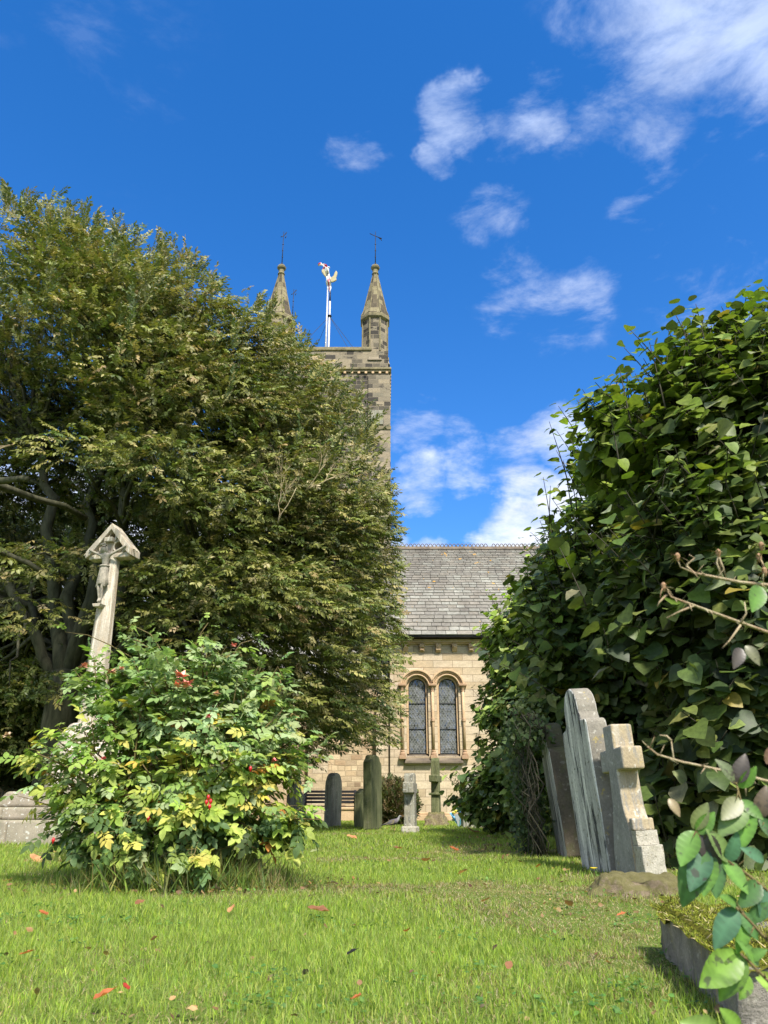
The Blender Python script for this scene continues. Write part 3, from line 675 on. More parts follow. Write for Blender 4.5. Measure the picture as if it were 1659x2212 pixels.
# flagpole, flag and cockerel vane on the tower
fp = at(705, 700, TY + 2.4); ft = at(715, 580, TY + 2.4)
pole = empty('flagpole', (fp.x, fp.y, CZ + .35)); tag(pole, 'tall white flagpole standing on the tower roof behind the parapet', 'flagpole')
MB().tube([(0, 0, 0), (.02, 0, ft.z - CZ - .35)], [.058, .032], 10).build('pole', M_WHITEPOLE, pole, smooth=True)
MB().lathe([(.02, 0), (.08, .03), (.08, .08), (.02, .11)], 10, (.02, 0, ft.z - CZ - .35)).build('cap', M_WHITEPOLE, pole, smooth=True)
MB().lathe([(.06, 1.9), (.075, 2.0), (.06, 2.1)], 10).build('collar', M_WHITEPOLE, pole, smooth=True)
def build_flag():
    A = [at(716, 576, TY + 2.35), at(712, 588, TY + 2.35), at(709, 606, TY + 2.35), at(712, 634, TY + 2.35)]        # hoist edge, top to bottom of the hanging part
    # cloth: the upper half flies up to the left, the lower half hangs down along the pole
    path = [at(687, 572, TY + 1.9), at(694, 571, TY + 2.0), at(701, 575, TY + 2.4), at(706, 583, TY + 2.2), at(708, 595, TY + 2.5), at(709, 607, TY + 2.2), at(711, 618, TY + 2.45), at(713, 633, TY + 2.3)]
    wid = [.06, .20, .30, .26, .26, .34, .30, .05]
    n = 28; m = 12; V = []; C = []
    for i in range(n + 1):
        t = i / n * (len(path) - 1); a = min(int(t), len(path) - 2); f = t - a
        f2 = f * f * (3 - 2 * f)
        p = path[a].lerp(path[a + 1], f); w = wid[a] * (1 - f2) + wid[a + 1] * f2
        d = (path[a + 1] - path[a]).normalized(); s = Vector((0, 1, 0)).cross(d).normalized() * .8 + Vector((0, .35, 0))
        for j in range(m + 1):
            q = j / m - .5; V.append(p + s * q * w + Vector((0, math.sin(q * 9 + i * .5) * .09, 0)))
            red = abs(q) < .14 and i > n * .5 or (i < n * .16 and q < .1) or abs(i / n - .3) < .03
            C.append((.55, .02, .03) if red else (.8, .8, .82))
    i = np.arange(m)[None] + np.arange(n)[:, None] * (m + 1)
    Fq = np.stack([i, i + 1, i + m + 2, i + m + 1], -1).reshape(-1, 4)
    o = mesh_np('flag', np.array(V), [Fq], M_VC, cols=np.array(C), smooth=True)
    sm = o.modifiers.new('thick', 'SOLIDIFY'); sm.thickness = .008
    tag(o, 'white flag with a red cross fluttering at the head of the flagpole', 'flag')
build_flag()
vp = at(711.5, 690, TY + 3.2)
vane = empty('weather_vane', (vp.x, vp.y, CZ + .35)); tag(vane, 'gilded cockerel weather vane on a white mast beside the flag', 'weather vane')
vt = at(713, 612, TY + 3.2).z - CZ - .35
MB().tube([(0, 0, 0), (0, 0, vt - 1.2)], [.065, .05], 10).build('mast', M_WHITEPOLE, vane, smooth=True)
MB().tube([(0, 0, vt - 1.2), (0, 0, vt - .8), (0, 0, vt + .2)], [.05, .035, .022], 8).lathe([(.02, vt + .1), (.05, vt + .14), (.02, vt + .18)], 8).build('spindle', M_IRON, vane, smooth=True)
ck = [(-.60, .95), (-.50, 1.02), (-.38, .92), (-.28, .62), (-.12, .42), (.06, .34), (.18, .46), (.28, .78), (.34, .88), (.44, .74), (.42, .50), (.36, .30), (.40, .12), (.26, .02), (.10, -.06), (-.02, .0), (-.16, .14), (-.34, .36), (-.50, .6), (-.60, .78)]
MB().prism(ck, -.045, .045, lambda a, b_, h: (a * .85, h, vt + .1 + b_ * .85)).build('cockerel', M_GOLD, vane, bevel=.03)
mb = MB(); gz0 = at(711, 683, TY + 3.2).z - CZ - .35
for gx, gy in ((-2.3, -2.3), (2.3, -2.3), (2.2, -1.0), (-2.3, 2.2)): mb.tube([(0, 0, gz0), (gx, gy, .2)], .012, 4)
mb.lathe([(.1, gz0 - .05), (.13, gz0), (.1, gz0 + .05)], 8).build('guy_wires', M_IRON, vane)

# ------------------------------------------------------------------ wayside cross monument (left)
mcx, mcy = at(196, 1560, 11.6).x, 11.6
MZ = .86
cal = empty('cross_monument', (mcx, mcy, 0), R(-14)); tag(cal, 'tall pale stone wayside cross with gabled head and carved figure on stepped base', 'monument')
mb = MB()
for i, (hx, z0, z1) in enumerate(((1.45, -.05, .27), (1.12, .272, .42))):
    mb = MB(); nb = 4 if i == 0 else 3
    for k in range(nb):
        xa = -hx + 2 * hx * k / nb + .006; xb = -hx + 2 * hx * (k + 1) / nb - .006; mb.box((xa, -hx, z0), (xb, hx, z1))
    mb.build('step', M_STEP, cal, bevel=.025)
mb = MB(); mb.prism([(-.88, .422), (.88, .422), (.66, .62), (-.66, .62)], -.72, .72, lambda a, b_, h: (a, h, b_)); mb.build('lower_plinth', M_STEP, cal, bevel=.03)
MB().lathe([(.52, .62), (.50, 1.16), (.44, 1.20), (.40, 1.40), (.28, 1.55)], 8, rot=math.pi / 8).build('socket_stone', M_CROSS, cal, bevel=.02)
SH = 4.05
MB().lathe([(.20, 1.5), (.18, 1.6), (.118, SH + .12)], 8, rot=math.pi / 8).build('shaft', M_CROSS, cal, bevel=.012)
# gabled head with pierced trefoil
hd = empty('gabled_head', (0, 0, SH), parent=cal); hd.scale = (.85, .9, .88)
ap, ew, ez = .62, .44, .16      # apex height, half width, eave height
mb = MB()
sl = (Vector((ew, 0, ez)) - Vector((0, 0, ap)))
for s_ in (1, -1):
    q = [(0, ap + .05), (s_ * (ew + .03), ez + .0), (s_ * (ew + .03), ez - .13), (s_ * (ew - .06), ez - .07), (0, ap - .07)]
    mb.prism(q if s_ == 1 else q[::-1], -.15, .15, lambda a, b_, h: (a, h, b_))
mb.build('gable_coping', M_CROSS, hd, bevel=.012)
# spandrel panel with trefoil opening: filled from radial fans around three holes
def panel_with_holes(mb, outer, holes, y0, y1):
    bm = bmesh.new()
    def loop(pts):
        vs = [bm.verts.new((p[0], y0, p[1])) for p in pts]
        for a, b_ in zip(vs, vs[1:] + vs[:1]): bm.edges.new((a, b_))
    loop(outer); [loop(h) for h in holes]
    bmesh.ops.triangle_fill(bm, edges=bm.edges[:], use_beauty=True)
    bm.verts.index_update()
    vs = [v.co[:] for v in bm.verts]; fs = [tuple(v.index for v in f.verts) for f in bm.faces]
    n = len(vs); edges = [(e.verts[0].index, e.verts[1].index) for e in bm.edges if len(e.link_faces) == 1]
    bm.free()
    mb.add([*vs, *[(v[0], y1, v[2]) for v in vs]], fs + [tuple(i + n for i in f[::-1]) for f in fs] + [(a, b_, b_ + n, a + n) for a, b_ in edges])
circ = lambda cx, cz, r, rz=None, n=18: [(cx + r * math.cos(2 * math.pi * k / n), cz + (rz or r) * math.sin(2 * math.pi * k / n)) for k in range(n)]
mb = MB(); panel_with_holes(mb, [(-ew + .05, ez - .05), (ew - .05, ez - .05), (0, ap - .05)], [circ(-.145, .235, .085), circ(.145, .235, .085), circ(0, .415, .065, .095)], -.06, .07)
mb.build('spandrel_panel', M_CROSS, hd, fix=True)
mb = MB()
for cx_, cz_, r_, rz_ in ((-.145, .235, .098, .098), (.145, .235, .098, .098), (0, .415, .076, .11)):
    mb.tube([(cx_ + r_ * math.cos(a), -.075, cz_ + rz_ * math.sin(a)) for a in np.linspace(0, 2 * math.pi, 20)], .018, 6)
for s_ in (1, -1): mb.tube([(s_ * (.40 - .15 * math.cos(a)) , -.075, .10 + .07 * math.sin(a)) for a in np.linspace(0, math.pi, 10)], .016, 6)
mb.build('tracery', M_CROSS, hd, smooth=True)
mb = MB(); mb.box((-.42, -.10, .02), (.42, .10, .105)); mb.box((-.05, -.11, .0), (.05, .08, .36)); mb.build('cross_beam', M_CROSS, hd, bevel=.01)
mb = MB(); mb.box((-.085, -.20, .30), (.085, -.112, .385)); mb.build('inscription_block', M_CROSS, hd, bevel=.012)
# carved figure, one continuous surface grown from joints
def skin_body(name, joints, edges, mat, parent, sub=1, root=0):
    me = bpy.data.meshes.new(name); me.from_pydata([j[0] for j in joints], edges, []); me.materials.append(mat)
    o = bpy.data.objects.new(name, me); COL.objects.link(o); o.parent = parent
    sk = o.modifiers.new('skin', 'SKIN'); sk.use_smooth_shade = True
    for i, j in enumerate(joints):
        d = me.skin_vertices[0].data[i]; r_ = j[1]; d.radius = r_ if isinstance(r_, tuple) else (r_, r_); d.use_root = (i == root)
    if sub: ss = o.modifiers.new('sub', 'SUBSURF'); ss.levels = ss.render_levels = sub
    return o
fy = -.17; fz = SH + .10
J = [((0, fy, fz - .34), (.052, .045)), ((0, fy + .01, fz - .24), (.048, .04)), ((-.004, fy, fz - .12), (.066, .05)), ((-.006, fy - .01, fz - .055), (.05, .042)),
     ((-.012, fy - .025, fz - .02), (.024, .024)), ((-.022, fy - .05, fz + .015), (.038, .042)), ((-.026, fy - .058, fz + .065), (.036, .042)),
     ((-.075, fy - .01, fz - .065), .028), ((-.17, fy + .005, fz - .02), .022), ((-.27, fy + .02, fz + .03), .016), ((-.305, fy + .02, fz + .045), .018), ((-.335, fy + .01, fz + .055), .009),
     ((.065, fy - .01, fz - .065), .028), ((.16, fy + .005, fz - .01), .022), ((.26, fy + .02, fz + .05), .016), ((.295, fy + .02, fz + .066), .018), ((.325, fy + .01, fz + .078), .009),
     ((-.032, fy - .005, fz - .39), .036), ((-.036, fy - .045, fz - .57), .027), ((-.018, fy - .005, fz - .76), .02), ((-.012, fy - .045, fz - .82), .018),
     ((.032, fy - .005, fz - .39), .036), ((.03, fy - .05, fz - .57), .027), ((.016, fy - .01, fz - .76), .02), ((.01, fy - .05, fz - .82), .018)]
E = [(0, 1), (1, 2), (2, 3), (3, 4), (4, 5), (5, 6), (3, 7), (7, 8), (8, 9), (9, 10), (10, 11), (3, 12), (12, 13), (13, 14), (14, 15), (15, 16), (0, 17), (17, 18), (18, 19), (19, 20), (0, 21), (21, 22), (22, 23), (23, 24)]
fig = skin_body('carved_figure', J, E, M_FIG, cal, 2)
mb = MB(); k = 22; vs = []; prof = [(.068, -.24, 1), (.072, -.30, 1), (.080, -.42, 1.04), (.094, -.56, 1.08), (.086, -.565, 1)]
for r_, z, sx in prof:
    for j in range(k):
        a = 2 * math.pi * j / k; f = 1 + .10 * math.sin(j * 2 * math.pi / k * 7) * (abs(z) - .2) * 3
        vs.append((r_ * math.cos(a) * f, fy - .008 + r_ * .8 * math.sin(a) * f, fz + z + (.025 * math.sin(a * 3) if z < -.5 else 0)))
mb.add(vs, [(i * k + j, i * k + (j + 1) % k, (i + 1) * k + (j + 1) % k, (i + 1) * k + j) for i in range(4) for j in range(k)])
mb.tube([(.07 * math.cos(a), fy - .008 + .06 * math.sin(a), fz - .245) for a in np.linspace(0, 2 * math.pi, 18)], .014, 6)
lc = mb.build('loincloth', M_FIG, fig, smooth=True)
mb = MB(); mb.tube([(-.026 + .045 * math.cos(a), fy - .055 + .05 * math.sin(a), fz + .088) for a in np.linspace(0, 2 * math.pi, 16)], .013, 6)
mb.tube([(-.065, fy - .04, fz + .07), (-.075, fy - .03, fz + .0), (-.06, fy - .02, fz - .05)], [.02, .024, .012], 6).tube([(.012, fy - .04, fz + .07), (.022, fy - .03, fz + .0), (.012, fy - .02, fz - .05)], [.02, .022, .01], 6)
mb.build('hair_and_crown', M_FIG, fig, smooth=True)
mb = MB(); mb.prism([(-.075, 0), (.075, 0), (.05, -.05), (-.05, -.05)], -.26, -.1, lambda a, b_, h: (a, h, fz - .85 + b_)); mb.build('foot_bracket', M_CROSS, cal, bevel=.008)

# ------------------------------------------------------------------ gravestones
def arc(cx, cz, r, a0, a1, n=8): return [(cx + r * math.cos(R(a)), cz + r * math.sin(R(a))) for a in np.linspace(a0, a1, n)]
def slab(mb, prof, t, col=None, t0=None):
    """profile (w, z) in the plane of the face, thickness along local Y"""
    return mb.prism(prof, -t / 2 if t0 is None else t0, t / 2, lambda a, b_, h: (a, h, b_), col)
def stone(name, label, cat, x, y, rz, lean=(0, 0), group=None):
    o = empty(name, (x, y, -.01), 0); o.rotation_euler = (R(lean[0]), R(lean[1]), R(rz)); tag(o, label, cat, group); return o
def subdiv_displace(o, cuts, amp, freq):
    bm = bmesh.new(); bm.from_mesh(o.data); bmesh.ops.subdivide_edges(bm, edges=bm.edges[:], cuts=cuts, use_grid_fill=True)
    bm.normal_update()
    for v in bm.verts: v.co += Vector([mnoise.noise(v.co * freq + Vector((i * 7, 3, 1))) for i in range(3)]) * amp
    bm.to_mesh(o.data); bm.free()
GR = 'headstones leaning in a row beside the lime hedge'
# local X of each stone = width of its broad face ; rz = 90 turns the width along the view direction, broad face to the left
# near stone cross : broad face looks left, stepped foot
cp = gnd(1362, 1902)
c1 = stone('cross_gravestone', 'grey and tan stone cross on stepped pale foot, nearest in the right-hand row', 'gravestone', cp.x + .11, cp.y + .19, 97, (-1.5, 2.5), GR)
T = .15; aw = .075
Z = lambda z: z
prof = [(-.19, .30), (-.115, .40), (-.098, .55)] + [(-aw, .60), (-aw, .655)]
shaft = [(-.14, 0), (-.135, .30), (-.13, .32), (-.12, .36), (-.105, .38), (-.085, .44), (-aw, .56), (-aw + .005, .655), (-.185, .655), (-.185, .80), (-aw, .80), (-aw, .955), (aw, .955), (aw, .80), (.185, .80), (.185, .655), (aw - .005, .655), (aw, .56), (.085, .44), (.12, .34), (.17, .15), (.19, 0)]
mb = MB(); slab(mb, shaft, T); o = mb.build('cross', M_CROSSTAN, c1, bevel=.014, seg=3); o.data.materials.append(M_CROSSFACE)
for p_ in o.data.polygons:
    if p_.normal.y > .5: p_.material_index = 1
mb = MB(); mb.box((-.265, -.072, .0), (-.142, .070, .20)); o = mb.build('foot_block', M_PALE, c1); subdiv_displace(o, 6, .006, 18); o.modifiers.new('b', 'BEVEL').width = .004
mb = MB(); mb.box((-.215, -.070, .202), (-.142, .068, .285)); o = mb.build('upper_foot_block', M_PALE, c1); subdiv_displace(o, 5, .005, 18)
mb = MB(); mb.box((-.185, -.074, .287), (-.137, .072, .36)); o = mb.build('foot_moulding', M_CROSSTAN, c1, bevel=.01)
# tall shouldered headstone streaked white and black
p2 = gnd(1318, 1890)
c2 = stone('headstone', 'tall rounded shouldered headstone streaked white and slate black, behind the near stone cross', 'gravestone', p2.x + .06, p2.y + .32, 92, (-3.0, 4.5), GR)
w = .34
prof = [(-w, 0), (w, 0), (w + .01, .92)] + arc(w - .045, .965, .05, 0, 90, 5) + [(w - .12, 1.02), (w - .15, 1.05)] + arc(0, 1.10, w - .15, -5, 185, 14)[0:] + [(-w + .12, 1.02)] + arc(-w + .045, .965, .05, 90, 180, 5)
mb = MB(); slab(mb, prof, .15); o = mb.build('slab', M_WHITEST, c2, bevel=.014, seg=3)
o.data.materials.append(M_GREYEDGE)
for p_ in o.data.polygons:
    if abs(p_.normal.y) < .5: p_.material_index = 1
# ivy clad stone further back
p3 = gnd(1222, 1856)
c3 = stone('headstone', 'brown headstone with a scrolled top, half smothered in ivy, farthest back in the right-hand row', 'gravestone', p3.x + .12, p3.y + .28, 85, (-5, 6), GR)
w = .32
prof = [(-w, 0), (w, 0), (w, .88), (w - .03, .92), (w - .09, .94), (w - .10, .99)] + arc(0, 1.0, .2, 0, 180, 11) + [(-w + .10, .99), (-w + .09, .94), (-w + .03, .92), (-w, .88)]
mb = MB(); slab(mb, prof, .17); o = mb.build('slab', M_WHITEST, c3, bevel=.014)
o.data.materials.append(M_OLDEDGE)
for p_ in o.data.polygons:
    p_.material_index = 1 if abs(p_.normal.y) < .5 else 0
# mossy kerb slab at the foot of the stone cross
def mossy_block(name, x0, x1, y0, y1, h, mat, amp=.012, top=(.02, .02), rz=0, n=14):
    bm = bmesh.new(); bmesh.ops.create_cube(bm, size=1)
    bmesh.ops.subdivide_edges(bm, edges=bm.edges[:], cuts=n, use_grid_fill=True)
    for v in bm.verts:
        u = v.co.copy(); t = u.z + .5
        v.co = Vector(((x0 + x1) / 2 + u.x * (x1 - x0 - top[0] * 2 * t), (y0 + y1) / 2 + u.y * (y1 - y0 - top[1] * 2 * t), t * h - .02))
    bm.normal_update()
    for v in bm.verts:
        p = v.co * 9; v.co += v.normal * (mnoise.noise(p) * amp + mnoise.noise(p * 3.1) * amp * .5)
    me = bpy.data.meshes.new(name); bm.to_mesh(me); bm.free(); me.materials.append(mat)
    me.polygons.foreach_set('use_smooth', np.ones(len(me.polygons), bool))
    o = bpy.data.objects.new(name, me); COL.objects.link(o); return o
kc = gnd(1375, 1925)
o = mossy_block('kerb_slab', -.27, .27, -.24, .26, .085, M_MOSSY, .028, (.09, .05), n=26); o.location = (kc.x + .02, kc.y + .05, 0); o.rotation_euler = (0, 0, R(-16))
tag(o, 'low moss covered sloping slab at the foot of the near stone cross', 'stone slab')
# flat tomb in the near right corner
tb = empty('flat_tomb', (0, 0, 0)); tag(tb, 'low weathered flat tomb with thick yellow green moss on top, near right corner', 'tomb')
o = mossy_block('tomb_slab', 0, 1.15, 0, .98, .125, M_TOMB, .010, (.005, .005), n=30); o.parent = tb
TL = Vector((.90, 2.78, 0)); tb.location = (.735, 1.86, 0); tb.rotation_euler = (0, 0, R(-9.5))
def build_moss():
    r2 = np.random.default_rng(5)
    nx, ny = 70, 60
    X, Y = np.meshgrid(np.linspace(-.015, 1.13, nx), np.linspace(-.01, .985, ny))
    f = fbm(X + 3, Y, 5, 61); edge = np.clip((X) / .55, 0, 1); cover = np.clip((f - .30 - .30 * np.clip(1 - Y / .5, 0, 1) * (X > .22)) * 3.5, 0, 1)
    Z = .100 + .028 * cover + .012 * fbm(X, Y, 26, 63) * cover
    over = (X < .02); Z = np.where(over, Z - .02, Z)
    V = np.stack([X, Y, Z], -1).reshape(-1, 3); i = np.arange(nx - 1)[None] + np.arange(ny - 1)[:, None] * nx
    Fq = np.stack([i, i + 1, i + 1 + nx, i + nx], -1).reshape(-1, 4)
    C = np.repeat(np.array([[.13, .13, .018]]), len(V), 0) * (.6 + .7 * fbm(V[:, 0], V[:, 1], 14, 66))[:, None]
    k = 90000; x = r2.uniform(-.02, 1.13, k); y = r2.uniform(-.01, .985, k)
    f = fbm(x + 3, y, 5, 61); cov = np.clip((f - .30 - .30 * np.clip(1 - y / .5, 0, 1) * (x > .22)) * 3.5, 0, 1); kp = r2.random(k) < cov * .9 + .06
    x = x[kp]; y = y[kp]; cov = cov[kp]; k = len(x); z = .105 + .03 * cov + .012 * fbm(x, y, 26, 63) * cov - (x < .01) * .02
    P = np.stack([x, y, z], 1); D = r2.normal(0, .55, (k, 3)); D[:, 2] = np.abs(D[:, 2]) + .6; D[:, 0] -= (x < .03) * .8
    c = pick([(.17, .20, .022), (.22, .25, .03), (.11, .14, .018), (.28, .29, .05), (.09, .09, .03)], k, .15)
    st = r2.random(k) < .02; c[st] = (.45, .38, .2); D[st, 2] *= .3
    S = np.where(st, r2.uniform(.012, .03, k), r2.uniform(.005, .010, k)); Nr = r2.normal(0, 1, (k, 3))
    a = scatter(leaf_tpl(lambda t: .28 * (1 - t), 2, .2, .1), P[~st], D[~st], Nr[~st], S[~st], c[~st]); a2 = scatter(leaf_tpl(lambda t: (.04 if t < .9 else 0), 2, .2, .1), P[st], D[st], Nr[st], S[st], c[st])
    Vj, Fj, Cj = join_np([(V, [Fq], C), a, a2]); mesh_np('moss', Vj, Fj, M_MOSS, tb, Cj)
build_moss()
# middle distance stones
def leaning_old(label, x, y, rz, w, h, t, mat, shape, lean=(0, 0), name='headstone', group='old headstones standing on the far lawn'):
    s = stone(name, label, 'gravestone', x, y, rz, lean, group)
    if shape == 'pointed': prof = [(-w, 0), (w, 0), (w, h * .72)] + [(w * math.cos(a) ** .9, h * .72 + h * .28 * math.sin(a)) for a in np.linspace(.15, 1.5, 7)] + [(0, h)] + [(-w * math.cos(a) ** .9, h * .72 + h * .28 * math.sin(a)) for a in np.linspace(1.5, .15, 7)] + [(-w, h * .72)]
    elif shape == 'ogee': prof = [(-w, 0), (w, 0), (w, h * .88), (w * .92, h * .905), (w * .72, h * .93), (w * .6, h * .97), (w * .45, h * .99), (0, h), (-w * .45, h * .99), (-w * .6, h * .97), (-w * .72, h * .93), (-w * .92, h * .905), (-w, h * .88)]
    elif shape == 'gable': prof = [(-w, 0), (w, 0), (w, h * .86), (w * .8, h * .90), (0, h), (-w * .8, h * .90), (-w, h * .86)]
    mb = MB(); slab(mb, prof, t); mb.build('slab', mat, s, bevel=.02, seg=2); return s
def gx(px, Y, z=.4): return at(px, 1743 + (EYE - z) * 100, Y).x if False else (px - 829.5) / F * (Y * math.cos(R(PITCH)) + (z - EYE) * math.sin(R(PITCH)))
leaning_old('dark headstone with a pointed arch top, right of the black bench end', gx(719, 19), 19.0, 76, .40, 1.18, .17, M_GREYST, 'pointed', (1, -1))
leaning_old('tall green headstone with shaped shoulders, tallest on the far lawn', gx(806, 17), 17.0, 77, .48, 1.46, .17, M_GREEN, 'ogee', (-1, 1))
leaning_old('low green headstone tucked behind the tallest green one', gx(781, 18.2), 18.4, 75, .36, .82, .14, M_GREEN, 'gable')
# pedestal like stone cross seen end on
s4 = stone('cross_gravestone', 'narrow grey stone cross seen edge on beside the pigeon', 'gravestone', gx(886, 14.6), 14.6, 80, (0, 1), 'old headstones standing on the far lawn')
mb = MB(); slab(mb, [(-.20, 0), (-.12, .30), (-.10, .66), (-.26, .66), (-.26, .84), (-.10, .84), (-.09, .96), (-.05, 1.0), (.05, 1.0), (.09, .96), (.10, .84), (.26, .84), (.26, .66), (.10, .66), (.12, .30), (.20, 0)], .19); mb.build('cross', M_GREYST, s4, bevel=.015)
mb = MB(); mb.box((-.24, -.13, 0), (.24, .13, .12)); mb.build('foot', M_PALE, s4, bevel=.03)
s5 = stone('cross_gravestone', 'slender dark stone cross on a mossy rock base before the church window', 'gravestone', gx(942, 20), 20.0, 75, (0, 0), 'old headstones standing on the far lawn')
mb = MB(); slab(mb, [(-.15, .15), (-.10, .7), (-.08, 1.0), (-.3, 1.0), (-.32, 1.16), (-.08, 1.16), (-.07, 1.5), (0, 1.58), (.07, 1.5), (.08, 1.16), (.32, 1.16), (.3, 1.0), (.08, 1.0), (.10, .7), (.15, .15)], .2)
mb.box((-.15, -.15, .7), (.15, .15, .76)); mb.build('cross', M_GREEN, s5, bevel=.02)
o = mossy_block('rock_base', -.3, .3, -.28, .28, .32, M_MOSSY, .05, (.12, .12), n=8); o.parent = s5
s6 = stone('cross_gravestone', 'small dark pointed gravestone glimpsed over the right side of the rose bush', 'gravestone', gx(638, 20), 20, 40, (0, 0), 'old headstones standing on the far lawn')
mb = MB(); slab(mb, [(-.22, 0), (-.22, .7), (-.12, .78), (-.1, 1.0), (0, 1.1), (.1, 1.0), (.12, .78), (.22, .7), (.22, 0)], .16); mb.build('slab', M_GREYST, s6, bevel=.02)
s7 = leaning_old('pale headstone nearly hidden in the lime leaves right of the flowers', gx(1022, 17.5), 17.5, 20, .27, 1.15, .14, M_GREYST, 'gable')

# ------------------------------------------------------------------ bench, flowers, pigeon
bx = gx(772, 22.4) - .68; bn = empty('bench', (bx, 22.4, 0), R(4)); tag(bn, 'black metal bench with curved end before the church wall', 'bench')
for sx in (-.75, .62):
    mb = MB(); mb.tube([(sx, -.3, 0), (sx, -.28, .28), (sx, -.25, .44)], .03, 6); mb.tube([(sx, .22, 0), (sx, .2, .4), (sx, .32, .86)], .03, 6)
    mb.tube([(sx, -.27, .42), (sx, .2, .42)], .028, 6); mb.tube([(sx, -.3, .30), (sx, -.36, .5), (sx, -.3, .64), (sx, .24, .66)], .028, 6); mb.build('end_frame', M_IRON, bn, smooth=True)
mb = MB()
for k in range(5): mb.box((-.8, -.27 + k * .1, .43), (.67, -.19 + k * .1, .455))
mb.build('seat', M_IRON, bn, bevel=.005)
mb = MB()
for k in range(4): mb.box((-.8, .2 + k * .035, .52 + k * .09), (.67, .225 + k * .035, .585 + k * .09))
mb.build('backrest', M_IRON, bn, bevel=.005)
fl = empty('flower_bouquet', (gx(990, 18.5), 18.5, 0)); tag(fl, 'bright bouquet of blue, white, yellow and red grave flowers in wrapping', 'flowers')
mb = MB(); rr = random.Random(4)
for k in range(26):
    a = rr.uniform(0, 6.28); r_ = rr.uniform(0, .2); c = rr.choice([(.10, .35, .65), (.75, .75, .78), (.75, .62, .08), (.65, .05, .05), (.2, .5, .75), (.8, .75, .5)])
    mb.lathe([(.01, -.02), (.045, .0), (.05, .02), (.02, .035)], 7, (r_ * math.cos(a), r_ * .6 * math.sin(a), .12 + rr.uniform(0, .28)), col=c)
mb.build('blooms', M_VC, fl, cols=True)
mb = MB()
for k in range(9):
    a = k * .7; mb.add([(0, 0, 0), (.22 * math.cos(a), .14 * math.sin(a), .26 + .05 * (k % 2)), (.22 * math.cos(a + .6), .14 * math.sin(a + .6), .30 - .04 * (k % 3))], [(0, 1, 2)], (.15, .4, .6) if k % 2 else (.7, .75, .8))
mb.build('wrapping', M_VC, fl, cols=True)
pg = empty('pigeon', (gx(847, 15.6), 15.6, 0), R(-8)); tag(pg, 'grey wood pigeon walking on the grass between two headstones', 'pigeon')
m_, nt, b = new_mat('pigeon_feathers', .7, .2); ob = N(nt, 'ShaderNodeTexCoord').outputs['Object']; sp = N(nt, 'ShaderNodeSeparateXYZ'); L(nt, ob, sp.inputs[0])
c = ramp(nt, maprange(nt, sp.outputs[0], -.25, .2), [(0, (.02, .02, .025)), (.2, (.04, .04, .05)), (.35, (.09, .095, .11)), (.75, (.13, .11, .125)), (.86, (.30, .30, .30)), (.92, (.12, .13, .15))]); L(nt, c, b.inputs['Base Color'])
J = [((0, 0, .155), (.062, .055)), ((.07, 0, .17), (.062, .055)), ((.115, 0, .205), (.035, .03)), ((.13, 0, .245), (.02, .02)), ((.145, 0, .268), (.023, .02)), ((.168, 0, .264), (.011, .009)), ((.186, 0, .256), (.004, .004)),
     ((-.08, 0, .135), (.045, .03)), ((-.15, 0, .115), (.03, .014)), ((-.22, 0, .10), (.026, .007))]
skin_body('body', J, [(0, 1), (1, 2), (2, 3), (3, 4), (4, 5), (5, 6), (0, 7), (7, 8), (8, 9)], m_, pg, 2)
mb = MB()
for s_ in (1, -1): mb.add([(.06, s_ * .055, .20), (.03, s_ * .064, .13), (-.08, s_ * .05, .115), (-.17, s_ * .018, .125), (-.06, s_ * .045, .175)], [(0, 1, 2, 3, 4)])
mb.build('wings', M_TRIM, pg, fix=False)
M_PINK = flat('pink_leg', (.4, .15, .13))
for s_ in (1, -1): MB().tube([(.02 + s_ * .02, s_ * .02, .11), (.01 + s_ * .03, s_ * .022, .01), (.04 + s_ * .03, s_ * .024, .002)], .005, 5).build('leg', M_PINK, pg)

# ------------------------------------------------------------------ foliage
oval = lambda w: (lambda t: w * math.sin(math.pi * min(1, t ** .8)) ** .8 if 0 < t < 1 else 0)
heart = lambda t: 0 if t >= 1 else (.42 if t == 0 else .56 * (1 - max(0, (t - .3) / .7) ** 1.6) * (1 - .18 * (1 - t) ** 3))
def spray_tpl(nl, L_=1.0, lw=.2, ll=.22, seed=0, flatness=.12, stem=True):
    """a twig along +Y with alternate leaves; returns template in unit length"""
    rr = random.Random(seed); parts = []
    lt = leaf_tpl(oval(lw), 3, .18, .16)
    for i in range(nl):
        t = .08 + .92 * i / (nl - 1); s = 1 if i % 2 else -1
        if i == nl - 1: s = 0
        M = Matrix.Translation((0, t * L_, rr.uniform(-.02, .02) - .12 * t * t)) @ Matrix.Rotation(-s * R(rr.uniform(38, 62)), 4, 'Z') @ Matrix.Rotation(R(rr.uniform(-40, 10)), 4, 'X') @ Matrix.Rotation(R(rr.uniform(-35, 35)), 4, 'Y') @ Matrix.Scale(ll * rr.uniform(.75, 1.15), 4)
        parts.append(xf(lt, M))
    return merge_tpl(parts)
def trunk_tube(mb, p0, p1, r0, r1, wob=.1, n=6, k=7, seed=0, sag=0.0):
    rr = random.Random(seed); p0 = Vector(p0); p1 = Vector(p1); L_ = (p1 - p0).length; pts = []
    for i in range(n + 1):
        t = i / n; q = p0.lerp(p1, t)
        if 0 < i < n: q += Vector([rr.uniform(-1, 1) for _ in range(3)]) * wob * L_ * .3
        q.z += sag * math.sin(math.pi * t) * L_; pts.append(q)
    mb.tube(pts, [r0 + (r1 - r0) * (i / n) for i in range(n + 1)], k); return pts

